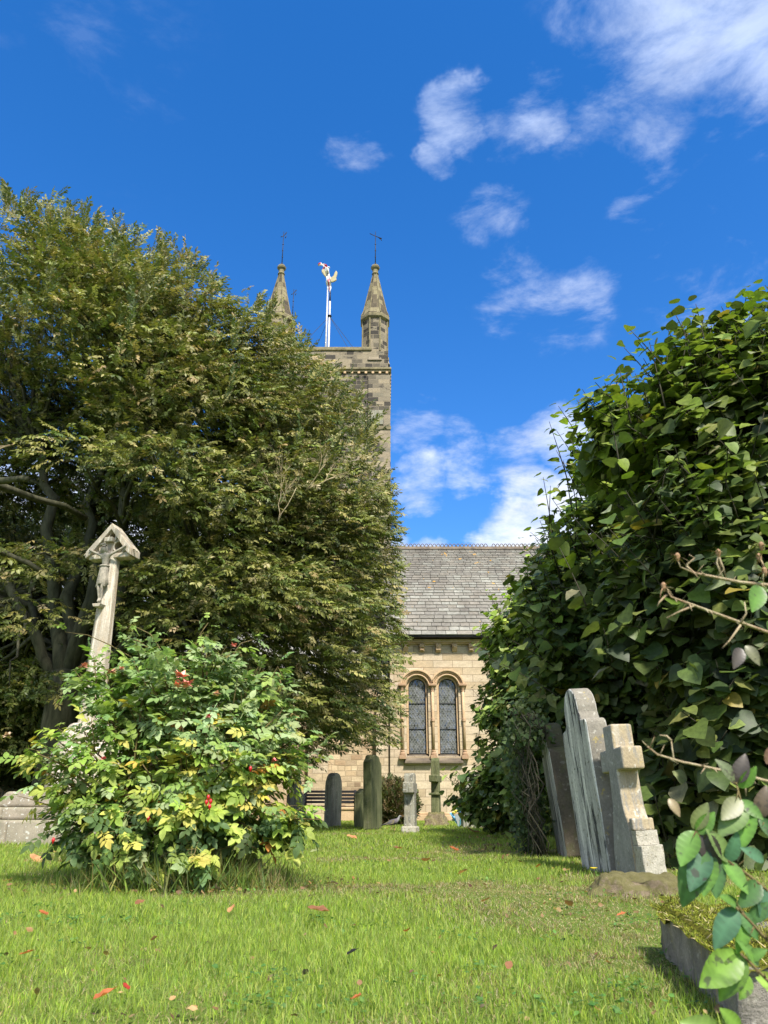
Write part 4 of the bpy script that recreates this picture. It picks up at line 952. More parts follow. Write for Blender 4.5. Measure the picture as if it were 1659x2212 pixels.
# --- great hornbeam on the left
HC = np.array([-9.3, 16.4, 4.6]); HR = np.array([9.4, 6.2, 8.9])
SIL = [(-400, 300), (0, 400), (200, 460), (440, 560), (480, 625), (560, 650), (640, 690), (700, 780), (780, 850), (838, 1000), (850, 1200), (862, 1500), (868, 1800)]
def proj(p):
    d = np.array(p) - (0, 0, EYE); z = d[1] * _f[1] + d[2] * _f[2]; v = d[1] * _u[1] + d[2] * _u[2]
    return 829.5 + F * d[0] / z, 1106 - F * v / z
def sil_mask(P, jit):
    d = P - np.array((0, 0, EYE)); z = np.maximum(d[:, 1] * _f[1] + d[:, 2] * _f[2], .1); v = d[:, 1] * _u[1] + d[:, 2] * _u[2]
    x = 829.5 + F * d[:, 0] / z; y = 1106 - F * v / z
    return (y - jit > np.interp(x, [a for a, _ in SIL], [b_ for _, b_ in SIL])) & (x + jit * .6 < 858)
def in_sil(p, m=0):
    x, y = proj(p); ys = np.interp(x + m, [a for a, _ in SIL], [b_ for _, b_ in SIL]); return y - m > ys and x + m < 862
def build_hornbeam():
    r2 = np.random.default_rng(21)
    base = Vector((at(122, 1640, 15.2).x, 15.2, 0)); tr = empty('hornbeam_tree', base)
    tag(tr, 'huge spreading olive green tree with drooping boughs filling the left side', 'tree')
    b = np.array(base)
    # clumps on the shell
    cl = []
    tries = 0
    while len(cl) < 760 and tries < 90000:
        tries += 1
        d = r2.normal(0, 1, 3); d /= np.linalg.norm(d)
        rad = r2.uniform(.80, 1.0) if r2.random() < .66 else r2.uniform(.35, .82)
        p = HC + d * HR * rad
        if p[2] < .9 or not in_sil(p, 30): continue
        if d[1] > .45 and r2.random() < (.75 if p[2] > 8 or p[0] > -3 else .2): continue
        # hollow under the canopy on the left, open towards the viewer
        if p[0] < -3.4 and p[2] < 5.7 and p[1] < 13.0: continue
        if p[0] < -3.4 and p[2] < 5.5 and p[1] < 15.5 and (r2.random() < .75 or p[2] < 2.6): continue
        if p[0] < -2.4 and p[2] < 2.2 + (-2.4 - p[0]) * 1.8 and p[1] < 16: continue
        if p[2] < 1.3 + max(0, .9 - p[0]) * .12: continue
        if cl and min(np.sum((np.array([c[0] for c in cl]) - p) ** 2 * (1, 1, 1.8), 1)) < .50: continue
        cl.append((p, d, r2.uniform(.75, 1.35)))
    for _ in range(150):
        cl.append((np.array([r2.uniform(-15, -3.2), r2.uniform(17, 21.5), r2.uniform(1.6, 8)]), np.array([0, -.3, .3]), r2.uniform(.9, 1.4)))
    for px, py, Y in ((60, 1200, 12.5), (120, 1215, 13), (20, 1330, 12.5), (380, 1235, 12.5), (330, 1320, 13), (430, 1340, 12.5), (20, 1480, 13.5), (170, 960, 11.4), (330, 980, 11.4), (440, 1440, 12.5), (480, 1230, 12), (460, 1050, 11.5)):
        cl.append((np.array(at(px, py, Y)), np.array([-.1, -.5, .2]), r2.uniform(.75, 1.0)))
    tw = []
    for p, d, s in cl:
        front = d[1] < .35
        k = int((104 if front else 28) * s * s)
        q = r2.normal(0, 1, (k, 3)); q /= np.linalg.norm(q, axis=1)[:, None]; q *= r2.uniform(.3, 1, (k, 1)) ** .5
        q *= np.array([1.05, 1.05, .38]) * s
        out = np.array([d[0], d[1], 0.0]); out /= np.linalg.norm(out) + 1e-6
        q[:, 2] -= .26 * (q[:, :2] @ out[:2]) * 1.3             # boughs slope down outward
        P = p + q
        D = norm(q * np.array([1, 1, .25]) + out * .9 + r2.normal(0, .35, (k, 3)) + np.array([0, 0, -.18]))
        D[:, 2] += .9 * max(0, d[2] - .75)
        tw.append((P, D, np.full(k, s), np.full(k, max(0, min(1, (p[2] - 2) / 10)))))
    # ragged skyline shoots
    for i in range(420):
        d = r2.normal(0, 1, 3); d[2] = abs(d[2]) + .2; d[1] = -abs(d[1]) * .5; d /= np.linalg.norm(d); p = HC + d * HR * r2.uniform(.99, 1.04)
        if p[2] < 4 or not in_sil(p, 2): continue
        k = 7; tt = np.linspace(0, 1, k)[:, None]; up = norm(np.array([[d[0] * .5 + r2.normal(0, .2), d[1] * .3, 1.0]]))
        tw.append((p + up * tt * r2.uniform(.4, .95), norm(up + r2.normal(0, .35, (k, 3))), np.full(k, .8), np.full(k, .9)))
    P = np.concatenate([t[0] for t in tw]); D = np.concatenate([t[1] for t in tw]); S = np.concatenate([t[2] for t in tw]); H = np.concatenate([t[3] for t in tw]); km = sil_mask(P, r2.normal(6, 14, len(P)) + 14 * (fbm(P[:, 0] + 40, P[:, 2], .8, 5) - .5) * 3); P, D, S, H = P[km], D[km], S[km], H[km]
    k = len(P); C = pick([(.155, .172, .038), (.098, .13, .028), (.215, .22, .06), (.27, .255, .09), (.07, .10, .024)], k, .16, [.3, .25, .22, .1, .13])
    br = r2.random(k) < .07 + .15 * H; C[br] = pick([(.30, .25, .10), (.26, .22, .08), (.34, .31, .14)], int(br.sum()), .15)
    items = []
    grp = r2.integers(0, 4, k)
    for g in range(4):
        m = grp == g; kk = int(m.sum()); Nn = np.array([[0, 0, 1.0]]) + r2.normal(0, .38, (kk, 3)); Nn[:, 1] -= .25
        items.append(scatter(spray_tpl(13, 1, .22, .30, g), P[m], D[m], Nn, r2.uniform(.22, .36, kk), C[m]))
    V, Fs, Cc = join_np(items); V -= b
    Cc *= r2.normal(1, .12, (len(Cc) // 1, 1)).clip(.7, 1.3) ** 0 
    mesh_np('crown', V, Fs, M_LEAF, tr, Cc)
    mb = MB(); top = Vector((-.25, .1, 4.3))
    trunk_tube(mb, (0, 0, -.1), (-.1, .1, 2.9), .36, .30, .03, 6, 12, 1)
    fork = Vector((-.1, .1, 2.55))
    limbs = [((-1.9, .8, 8.5), .17), ((1.2, .2, 8.8), .17), ((-.5, 1.4, 9), .15), ((2.6, 1.0, 8.2), .13), ((-3.4, .3, 6.4), .12), ((3.8, .2, 5.2), .11), ((-2.3, 1.9, 5), .11)]
    ends = [(fork, .3)]
    for i, (e, r_) in enumerate(limbs):
        pts = trunk_tube(mb, fork + Vector((0, 0, (i % 3) * .12 - .1)), e, r_, r_ * .45, .12, 8, 9, 10 + i, .05); ends += [(q, r_ * .6) for q in pts[3:]]
    mb.build('trunk', M_BARK, tr, smooth=True)
    mb = MB(); rr = random.Random(5)
    for i, (p, d, s) in enumerate(cl):
        if d[1] > .5 and i % 2: continue
        q = Vector(p - b); e, r_ = min(ends, key=lambda t: (t[0] - q).length + rr.uniform(0, 2) + (4 if t[0].z > q.z + 2.5 else 0))
        trunk_tube(mb, e, q, .05, .012, .14, 6, 5, i, .05)
    # bare weathered branches that show in front of the crown
    for a, b2, r_ in (((-20, 1042, 11.4), (185, 1120, 13.6), .07), ((-10, 1040, 11.4), (60, 1035, 11.2), .06), ((-20, 1180, 11.6), (90, 1235, 12), .05)):
        trunk_tube(mb, at(*a) - base, at(*b2) - base, r_, r_ * .8, .08, 7, 6, 3, .03)
    mb.build('boughs', M_BARK, tr, smooth=True)
    def twigset(px, py, Y, dx, dy, n, sc, seed):
        mb = MB(); rr = random.Random(seed); p = at(px, py, Y) - base
        def rec(p, d, l, r_, dep):
            q = p + d * l; trunk_tube(mb, p, q, r_, r_ * .6, .12, 4, 4, rr.randint(0, 9999))
            if dep: 
                for _ in range(3): rec(p.lerp(q, rr.uniform(.4, 1)), (d + Vector([rr.uniform(-.7, .7) for _ in range(3)])).normalized(), l * rr.uniform(.5, .75), r_ * .6, dep - 1)
        for _ in range(n): rec(p, (Vector((dx, -.2, dy)) + Vector([rr.uniform(-.3, .3) for _ in range(3)])).normalized(), sc, .009, 3)
        mb.build('bare_twig', M_TWIG, tr, smooth=True)
    twigset(600, 1130, 10.3, .25, .9, 2, .6, 1); twigset(660, 1060, 10.7, .5, .7, 2, .5, 2); twigset(30, 960, 11, -.9, -.4, 3, .6, 3)
build_hornbeam()

# --- darker trees behind
def back_tree(x, y, h, r_, label, seed, dens=1.0):
    r2 = np.random.default_rng(seed); o = empty('background_tree', (x, y, 0)); tag(o, label, 'tree', 'dark trees behind the great tree')
    cl = []
    for _ in range(int(46 * dens)):
        d = r2.normal(0, 1, 3); d /= np.linalg.norm(d); c = d * np.array([r_, r_, h * .42]) * r2.uniform(.5, 1) + (0, 0, h * .55); cl.append(c)
    P = np.concatenate([c + r2.normal(0, .5, (150, 3)) * np.array([1, 1, .6]) for c in cl]); P = P[P[:, 2] > .4]; k = len(P)
    C = pick([(.03, .05, .015), (.045, .065, .02), (.06, .075, .02)], k, .15)
    D = norm(r2.normal(0, 1, (k, 3))); a = scatter(spray_tpl(7, 1, .3, .42, seed % 5), P, D, np.array([[0, 0, 1.]]) + r2.normal(0, .5, (k, 3)), r2.uniform(.35, .6, k), C)
    mesh_np('crown', *a[:2], M_LEAF, o, a[2])
    mb = MB(); trunk_tube(mb, (0, 0, -.1), (.2, 0, h * .6), .3, .14, .05, 6, 9, seed)
    rr = random.Random(seed)
    for c in cl[:24]: trunk_tube(mb, (.1, 0, rr.uniform(h * .25, h * .6)), c, .08, .02, .1, 5, 5, rr.randint(0, 999), .03)
    mb.build('trunk', M_DARKBARK, o, smooth=True)
back_tree(-21, 30, 15, 4.6, 'dark tree at the left edge seen under the great crown', 101)
back_tree(-14.5, 33, 15, 4.6, 'dark tree seen left of the great trunk through its boughs', 102)
back_tree(-16.5, 24, 9, 3.4, 'low dark leafy tree at the left edge behind the stone steps', 103, 1.2)
back_tree(-9.6, 24.2, 7, 2.4, 'low dark leafy tree behind the wayside cross and its steps', 105, .9)

# --- lime trees forming the leafy wall on the right
LIMEC = [(.078, .12, .03), (.12, .165, .04), (.05, .08, .028), (.19, .23, .065), (.25, .265, .15), (.06, .085, .045)]
def lime(label, x, y, blobs_, nshoot, size, seed, spread=.35, tint=1.0, extra=()):
    """blobs_: list of (dx, dy, z, rx, ry, rz)"""
    r2 = np.random.default_rng(seed); o = empty('lime_tree', (x, y, 0)); tag(o, label, 'tree', 'bushy lime trees along the right side')
    lt = leaf_tpl(heart, 5, .16, .22, .03)
    Ps, Ds, Ns, Ss, Cs = [], [], [], [], []; mb = MB(); vol = np.array([b_[3] * b_[4] + b_[4] * b_[5] + b_[3] * b_[5] for b_ in blobs_]); vol = vol / vol.sum()
    for i in range(nshoot + len(extra)):
        b_ = blobs_[r2.choice(len(blobs_), p=vol)]; c = np.array(b_[:3]); rad = np.array(b_[3:6])
        d = r2.normal(0, 1, 3); d[1] -= .25; d[0] -= .3; d /= np.linalg.norm(d); s = r2.uniform(.80, 1.0) if r2.random() < .8 else r2.uniform(.5, .85)
        q_ = (c + d * rad) * 1.5 + np.array([x, y, seed * 0.0]); lump = mnoise.noise(Vector(q_)) + .5 * mnoise.noise(Vector(q_ * 2.2)); s *= 1.0 + .30 * lump
        if i < nshoot and lump < -.22 and r2.random() < .6: continue
        sprig = r2.random() < .05 and d[2] > .1
        if sprig: s = max(s, 1.0) * r2.uniform(1.04, 1.16)
        tip = c + d * rad * s
        if tip[2] < .12: tip[2] = r2.uniform(.12, .5)
        if i < nshoot and tip[2] > 3.3 and not sprig and r2.random() < .42 * min(1, (tip[2] - 3.3) / 1.2): continue
        L_ = r2.uniform(.35, .75) * (1.25 if d[2] > .4 else 1) * (1.5 if sprig else 1)
        if i >= nshoot:
            tip = np.array(at(*extra[i - nshoot])) - (x, y, 0); d = norm((tip - np.array(blobs_[0][:3]))[None])[0]; sprig = True; s = 1.1; L_ = r2.uniform(.7, 1.0)
        out = norm((d * np.array([1, 1, .5]) + np.array([0, 0, .55 + .5 * max(0, d[2])]) + r2.normal(0, spread, 3))[None])[0]
        p0 = tip - out * L_; n = r2.integers(7, 12)
        pts = [Vector(p0 + out * L_ * t + np.array([0, 0, -.10 * L_ * t * t])) for t in np.linspace(0, 1, 4)]
        if s > .8: mb.tube(pts, [.009, .007, .005, .003], 4)
        side = norm(np.cross(out, np.array([0, 0, 1.0]))[None])[0]
        for j in range(n):
            t = (j + .5) / n; pp = p0 + out * L_ * t; sg = 1 if j % 2 else -1
            dd = side * sg * r2.uniform(.5, 1) + out * r2.uniform(.0, .5) + np.array([0, 0, r2.uniform(-.9, -.1)]) + r2.normal(0, .2, 3) + d * .3
            nn = np.array([0, 0, 1.0]) + d * r2.uniform(.3, 1.1) + r2.normal(0, .33, 3)
            pet = dd / np.linalg.norm(dd) * .035
            Ps.append(pp + pet); Ds.append(dd); Ns.append(nn); Ss.append(size * r2.uniform(.6, 1.25) * (1 - .35 * t * (d[2] > .3)))
            Cs.append((tip[2], d[2]))
    k = len(Ps); Cs = np.array(Cs); C = pick(LIMEC, k, .14, [.28, .24, .2, .13, .05, .10])
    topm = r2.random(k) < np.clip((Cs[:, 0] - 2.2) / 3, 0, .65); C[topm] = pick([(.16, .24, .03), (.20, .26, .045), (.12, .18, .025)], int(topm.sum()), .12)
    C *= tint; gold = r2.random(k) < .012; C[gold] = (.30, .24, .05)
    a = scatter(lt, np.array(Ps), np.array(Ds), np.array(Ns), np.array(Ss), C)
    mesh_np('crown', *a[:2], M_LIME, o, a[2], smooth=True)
    rr = random.Random(seed)
    for i in range(9):
        b_ = blobs_[i % len(blobs_)]; trunk_tube(mb, (rr.uniform(-.3, .3), rr.uniform(-.4, .4), -.05), (b_[0] + rr.uniform(-.5, .5) * b_[3], b_[1] + rr.uniform(-.5, .5) * b_[4], b_[2] + rr.uniform(-.3, .5) * b_[5]), .045, .015, .07, 7, 6, rr.randint(0, 9999))
    for i in range(60):
        b_ = rr.choice(blobs_); v = Vector([rr.gauss(0, 1) for _ in range(3)]).normalized()
        trunk_tube(mb, (b_[0], b_[1], max(.3, b_[2] - b_[5] * .4)), (b_[0] + v.x * b_[3] * .8, b_[1] + v.y * b_[4] * .8, max(.2, b_[2] + v.z * b_[5] * .8)), .016, .006, .1, 5, 5, rr.randint(0, 9999))
    mb.build('trunk', M_DARKBARK, o, smooth=True)
lime('big near lime tree with broad heart shaped leaves behind the leaning stones at right', 3.5, 6.6,
     [(0, 0, 2.2, 1.70, 1.3, 1.7), (0, -.1, 1.0, 1.55, 1.1, 1.1), (.2, .1, 3.7, 1.35, 1.1, 1.35), (1.5, 0, 3.6, 1.5, 1.3, 2.0), (1.9, -.3, 1.2, 1.4, 1.2, 1.3), (.55, 0, 4.3, 1.1, 1.0, 1.1), (1.6, 0, 4.5, 1.3, 1.1, 1.3), (-.2, .3, 4.1, .8, .8, .9), (-.75, .9, 4.3, .7, .7, .8), (.0, .5, 4.6, .7, .8, .85)], 4600, .155, 301, extra=[(px + dx, py + dy, 6.4) for px, py in ((1335, 775), (1358, 695), (1452, 655), (1610, 612), (1560, 655), (1295, 830), (1400, 720), (1500, 640), (1640, 660), (1370, 790), (1440, 740)) for dx, dy in ((0, 0), (18, 26), (-12, 40))])
lime('second lime tree, beyond the near one, its leaves reaching over the church roof', 3.35, 9.6,
     [(0, 0, 2.0, 1.6, 1.5, 1.7), (-.15, 0, .9, 1.65, 1.4, 1.0), (-.05, 0, 3.9, 1.1, 1.1, 1.25), (1.2, .3, 3.8, 1.6, 1.3, 1.6), (-.1, -.2, 4.7, .75, .8, .9), (.9, 0, 5.1, 1.1, 1.1, 1.1), (-.7, 0, 2.9, 1.1, 1.1, 1.2)], 3300, .14, 302, tint=1.3, extra=[(px + dx, py + dy, 8.3) for px, py in ((1185, 895), (1172, 1015), (1165, 1110), (1130, 1215), (1205, 865), (1250, 850), (1225, 920), (1200, 960), (1190, 1060), (1230, 1000), (1150, 1170), (1075, 1340), (1050, 1400), (1100, 1290), (1120, 1260)) for dx, dy in ((0, 0), (16, 22))])
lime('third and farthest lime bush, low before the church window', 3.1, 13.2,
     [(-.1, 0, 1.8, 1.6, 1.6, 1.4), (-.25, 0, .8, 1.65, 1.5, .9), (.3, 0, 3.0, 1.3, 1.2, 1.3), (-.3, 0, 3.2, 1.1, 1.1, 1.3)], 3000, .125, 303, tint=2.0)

# ------------------------------------------------------------------ ivy over the far headstone
def ivy():
    r2 = np.random.default_rng(77); b = np.array((p3.x - .02, p3.y + .30, 0)); o = empty('ivy_plant', b); tag(o, 'dark ivy climbing over the farthest headstone of the right-hand row', 'ivy')
    pts = []
    for i in range(34):
        u = r2.uniform(-.34, .36); z1 = r2.uniform(.5, 1.3); pts.append([Vector((-.16 + r2.normal(0, .05) - z * .10, u + .1 * math.sin(z * 5 + i) + r2.normal(0, .02), z)) for z in np.linspace(0, z1, 8)])
    mb = MB()
    for q in pts: mb.tube(q, [.006] * 7 + [.002], 4)
    for i in range(26): 
        a = r2.uniform(0, 3.1, 3); mb.tube([(-.18 + .13 * math.cos(t + a[0]), .12 + .34 * math.cos(t), 1.12 + .17 * math.sin(t + a[1] * .1) + r2.normal(0, .015)) for t in np.linspace(a[0] - .6, a[0] + 1.2, 8)], .004, 4)
    mb.build('vines', M_DARKBARK, o, smooth=True)
    P = np.array([tuple(q[r2.integers(1, 8)] + Vector(r2.normal(0, .05, 3))) for q in pts for _ in range(70)]); top = np.array([-.18, .12, 1.12]) + r2.normal(0, 1, (600, 3)) * (.1, .2, .1); P = np.concatenate([P, top])
    P = P[(P[:, 1] > .02) | (P[:, 2] > .95)]
    k = len(P); D = r2.normal(0, .6, (k, 3)); D[:, 2] -= .5; Nn = r2.normal(0, .4, (k, 3)) + (-.6, -.8, .4)
    ivt = leaf_tpl(lambda t: {0: .25, 1: .5, 2: .28, 3: .2}.get(round(t * 4), 0), 4, .15, .1)
    a = scatter(ivt, P, D, Nn, r2.uniform(.03, .055, k), pick([(.05, .085, .03), (.08, .12, .04), (.10, .13, .06)], k)); mesh_np('leaves', *a[:2], M_ROSE, o, a[2])
ivy()

# ------------------------------------------------------------------ rose bush on the lawn
def compound_tpl(seed=0, pairs=3, ll=.38, lw=.30, n=4):
    rr = random.Random(seed); lt = leaf_tpl(oval(lw), n, .22, .16); parts = []
    for i in range(pairs):
        t = .34 + .22 * i
        for s in (1, -1): parts.append(xf(lt, Matrix.Translation((0, t, -.10 * t * t)) @ Matrix.Rotation(-s * R(rr.uniform(52, 68)), 4, 'Z') @ Matrix.Rotation(R(rr.uniform(-30, 12)), 4, 'X') @ Matrix.Rotation(R(rr.uniform(-20, 20)), 4, 'Y') @ Matrix.Scale(ll * rr.uniform(.8, 1.05) * (.85 + .08 * i), 4)))
    parts.append(xf(lt, Matrix.Translation((0, .86, -.08)) @ Matrix.Rotation(R(rr.uniform(-25, 5)), 4, 'X') @ Matrix.Scale(ll * 1.1, 4)))
    w = .012; parts.append((np.array([(-w, 0, 0), (w, 0, 0), (w, .88, -.09), (-w, .88, -.09)], float), [np.array([[0, 1, 2, 3]])]))
    return merge_tpl(parts)
def bloom(parent, loc, s, col, seed):
    rr = random.Random(seed); mb = MB()
    V, Fs = leaf_tpl(lambda t: .55 * math.sin(math.pi * min(.92, .1 + t)) , 3, -.25, .5)
    for i in range(13):
        M = Matrix.Translation(loc) @ Matrix.Rotation(rr.uniform(0, 6.28), 4, 'Z') @ Matrix.Rotation(R(rr.uniform(5, 85)), 4, 'X') @ Matrix.Scale(s * rr.uniform(.6, 1.1), 4)
        W_ = [M @ Vector(v) for v in V]; fs = [tuple(q) for f in Fs for q in f]; g = rr.uniform(.7, 1.2); mb.add(W_, fs, tuple(c * g for c in col))
    mb.build('bloom', M_VC, parent, cols=True, fix=False)
def rose_bush():
    Y0 = 5.0; bx0 = at(385, 1880, Y0).x; r2 = np.random.default_rng(909); base = np.array((bx0, Y0, 0)); o = empty('rose_bush', base)
    tag(o, 'large arching rose bush with blue green and yellowing leaves and red hips on the lawn', 'bush')
    bl = [(380, 1500, .34), (270, 1530, .30), (500, 1530, .32), (200, 1640, .32), (330, 1640, .40), (480, 1650, .40), (590, 1610, .27), (120, 1700, .22), (240, 1740, .26), (400, 1760, .30), (560, 1730, .25), (640, 1650, .17), (330, 1440, .2), (450, 1425, .19), (205, 1460, .17), (560, 1480, .16), (655, 1760, .13), (610, 1790, .14), (170, 1795, .17), (130, 1800, .09), (270, 1830, .15), (60, 1640, .1), (420, 1850, .09)]
    cs = [(np.array(at(px, py, Y0 + dy)) - base, r_, 1.0) for (px, py, r_), dy in zip(bl, [0, .1, .05, -.1, .15, -.1, 0, 0, -.2, -.2, -.1, 0, .1, -.1, 0, .1, -.2, -.1, -.1, 0, -.35, 0, -.45])]
    vol = np.array([c[1] ** 2 for c in cs]); vol /= vol.sum(); mb = MB(); P, D, Nn, S, Zz = [], [], [], [], []
    def shoot(tip, out, L_, n, s=1.0, stem=True):
        p0 = tip - out * L_; side = norm(np.cross(out, np.array([.05, 0, 1.0]))[None])[0]
        if stem: mb.tube([p0 + out * L_ * t - np.array([0, 0, .10 * t * t * L_]) for t in (0, .35, .7, 1)], [.005, .004, .003, .0015], 4)
        for j in range(n):
            t = (j + .6) / n; sg = 1 if j % 2 else -1
            dd = side * sg * r2.uniform(.4, 1) + out * r2.uniform(.1, .8) + np.array([0, 0, r2.uniform(-.55, .15)]) + r2.normal(0, .2, 3)
            P.append(p0 + out * L_ * t); D.append(dd); Nn.append(np.array([0, -.35, 1.0]) + out * .6 + r2.normal(0, .3, 3)); S.append(s * r2.uniform(.105, .17)); Zz.append(tip)
    for i in range(540):
        c, r_, w = cs[r2.choice(len(cs), p=vol)]; d = r2.normal(0, 1, 3); d[1] -= .2; d /= np.linalg.norm(d)
        tip = c + d * r_ * np.array([1, 1.15, 1]) * (r2.uniform(.8, 1.05) if r2.random() < .75 else r2.uniform(.3, .8))
        if tip[2] < .10: continue
        hub = np.array([0, 0, .35]); out = norm((norm((tip - hub)[None])[0] * .8 + d * .5 + np.array([0, 0, .1]) + r2.normal(0, .22, 3))[None])[0]
        shoot(tip, out, r2.uniform(.15, .3), r2.integers(4, 7))
    # main canes from the root
    for i in range(30):
        c, r_, w = cs[i % len(cs)]; e = c + r2.normal(0, .5, 3) * r_; b0 = np.array([r2.normal(0, .13), r2.normal(0, .12), -.03])
        m1 = b0 * .5 + e * .45 + np.array([0, 0, .12]); mb.tube([b0, b0 * .8 + m1 * .3 + np.array([0, 0, .05]), m1, m1 * .4 + e * .6 + np.array([0, 0, .04]), e], [.010, .009, .007, .006, .003], 5)
    # long bare wandering canes at the top
    for path in (((300, 1450), (285, 1420), (235, 1392), (190, 1372), (140, 1365)), ((340, 1450), (345, 1400), (325, 1370), (285, 1350), (262, 1365)), ((345, 1420), (300, 1385), (270, 1378), (250, 1400)), ((430, 1440), (440, 1400), (432, 1370), (450, 1345)), ((480, 1460), (500, 1420), (520, 1390), (545, 1382)), ((560, 1500), (585, 1470), (600, 1440), (615, 1470)), ((590, 1500), (610, 1485), (600, 1455))):
        pp = [np.array(at(x, y, Y0)) - base for x, y in path]; mb.tube(pp, [.006, .005, .004, .0025, .0015][:len(pp)], 5)
        for q in pp[1:]:
            for _ in range(2): P.append(q + r2.normal(0, .015, 3)); D.append(r2.normal(0, 1, 3)); Nn.append(np.array([0, -.4, 1.0]) + r2.normal(0, .3, 3)); S.append(r2.uniform(.07, .11)); Zz.append(q)
    Zz = np.array(Zz); P = np.array(P); k = len(P); z = P[:, 2]; x = P[:, 0]
    C = pick([(.24, .34, .13), (.29, .38, .18), (.19, .30, .10), (.33, .40, .20), (.29, .40, .09)], k, .12)
    py_ = np.clip((.95 - z) / .55, 0, 1) * (.75 - .35 * (np.abs(x + .35) < .35) * (z < .5)); m = r2.random(k) < py_; C[m] = pick([(.34, .44, .08), (.42, .48, .10), (.27, .39, .07), (.50, .47, .11)], int(m.sum()), .12)
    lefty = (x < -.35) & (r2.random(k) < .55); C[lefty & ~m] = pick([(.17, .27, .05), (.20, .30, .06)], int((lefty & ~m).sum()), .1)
    m = (r2.random(k) < .035) & (z < 1.0); C[m] = pick([(.50, .36, .04), (.48, .22, .05), (.55, .45, .08)], int(m.sum()), .1)
    m = (x > .72) & (z < .5) & (r2.random(k) < .7); C[m] = pick([(.50, .38, .05), (.40, .18, .05), (.45, .44, .09)], int(m.sum()), .1)
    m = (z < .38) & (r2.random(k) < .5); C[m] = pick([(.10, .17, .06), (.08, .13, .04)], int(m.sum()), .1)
    g = r2.integers(0, 4, k); D = np.array(D); Nn = np.array(Nn); S = np.array(S)
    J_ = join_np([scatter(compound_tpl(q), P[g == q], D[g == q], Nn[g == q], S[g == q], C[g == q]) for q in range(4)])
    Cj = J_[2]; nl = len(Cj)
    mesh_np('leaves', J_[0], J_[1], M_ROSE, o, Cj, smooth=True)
    mb.build('canes', M_STEM, o, smooth=True)
    for i, (px, py, s, col) in enumerate(((390, 1462, .045, (.80, .30, .22)), (404, 1478, .04, (.78, .26, .20)), (385, 1480, .035, (.78, .30, .22)), (182, 1440, .03, (.42, .18, .10)), (240, 1452, .035, (.45, .2, .1)), (262, 1445, .022, (.45, .2, .12)), (505, 1395, .022, (.6, .2, .15)), (467, 1499, .026, (.55, .35, .2)), (224, 1640, .022, (.65, .12, .14)), (450, 1548, .024, (.45, .12, .10)), (16, 1590, .03, (.50, .36, .22)), (592, 1644, .02, (.6, .12, .12)))):
        bloom(o, at(px, py, Y0 - .42 if 1460 < py < 1600 else Y0 - .32) - Vector(base), s, tuple(min(1, q * 1.15 + .05) for q in col), i)
    M_HIP = flat('red_hip', (.50, .015, .02), .25, .6)
    for px, py in ((450, 1722), (455, 1731), (446, 1733), (320, 1768), (115, 1815), (541, 1660), (453, 1742)):
        p = at(px, py, Y0 - .5) - Vector(base); MB().lathe([(.002, .014), (.008, .008), (.010, 0), (.007, -.009), (.003, -.013), (.004, -.018)], 8, p).build('hip', M_HIP, o, smooth=True)
rose_bush()

# tufts of long grass, dock weeds and a dead stump at the foot of the bush
def tuft():
    r2 = np.random.default_rng(31); k = 5200; cx, cy = at(385, 1890, 4.85).x, 4.82
    u = r2.normal(0, 1, (k, 2)); x = cx + u[:, 0] * .42 + .05; y = cy + u[:, 1] * .16 + .02; hh = r2.uniform(.05, .24, k) * np.exp(-(u[:, 0] / 1.6) ** 2)
    D = np.stack([r2.normal(0, .5, k), r2.normal(-.1, .5, k), np.ones(k)], 1); P = np.stack([x, y, np.full(k, -.01)], 1)
    C = pick([(.16, .26, .04), (.12, .2, .035), (.30, .30, .08), (.36, .29, .13), (.10, .15, .03)], k, .15)
    a = scatter(leaf_tpl(lambda t: .022 * (1 - t) ** .7 if t < 1 else 0, 3, .1, .3), P, D, r2.normal(0, 1, (k, 3)), hh + .03, C)
    o = mesh_np('long_grass', *a[:2], M_GRASS, cols=a[2]); tag(o, 'tufts of uncut grass round the foot of the rose bush', 'grass', kind='stuff')
tuft()
def weed(px, py, n, s, label, seed, col):
    r2 = np.random.default_rng(seed); g_ = gnd(px, py); k = n; a_ = r2.uniform(0, 6.28, k)
    D = np.stack([np.cos(a_), np.sin(a_), r2.uniform(.3, 1.4, k)], 1); P = np.tile([0, 0, .0], (k, 1)) + r2.normal(0, .04, (k, 3)) * (1, 1, .3)
    a = scatter(leaf_tpl(lambda t: .17 * math.sin(math.pi * min(1, t + .05)) if t < .97 else 0, 6, .25, .45, .02), P, D, np.tile([0, 0, 1.0], (k, 1)) + r2.normal(0, .2, (k, 3)), r2.uniform(.5, 1.1, k) * s, pick(col, k))
    o = mesh_np('dock_weed', *a[:2], M_ROSE, None, a[2], smooth=True); o.location = (g_.x, g_.y, -.01); tag(o, label, 'weed')
weed(425, 1908, 22, .16, 'broad leaved green weed under the front of the rose bush', 41, [(.09, .2, .035), (.12, .24, .05)])
weed(385, 1912, 12, .10, 'small green weed left of the broad leaved one under the rose bush', 42, [(.10, .18, .04), (.14, .24, .05)])
weed(1310, 1935, 26, .035, 'patch of clover like weeds beside the mossy slab of the stone cross', 43, [(.07, .17, .03), (.10, .22, .04)])
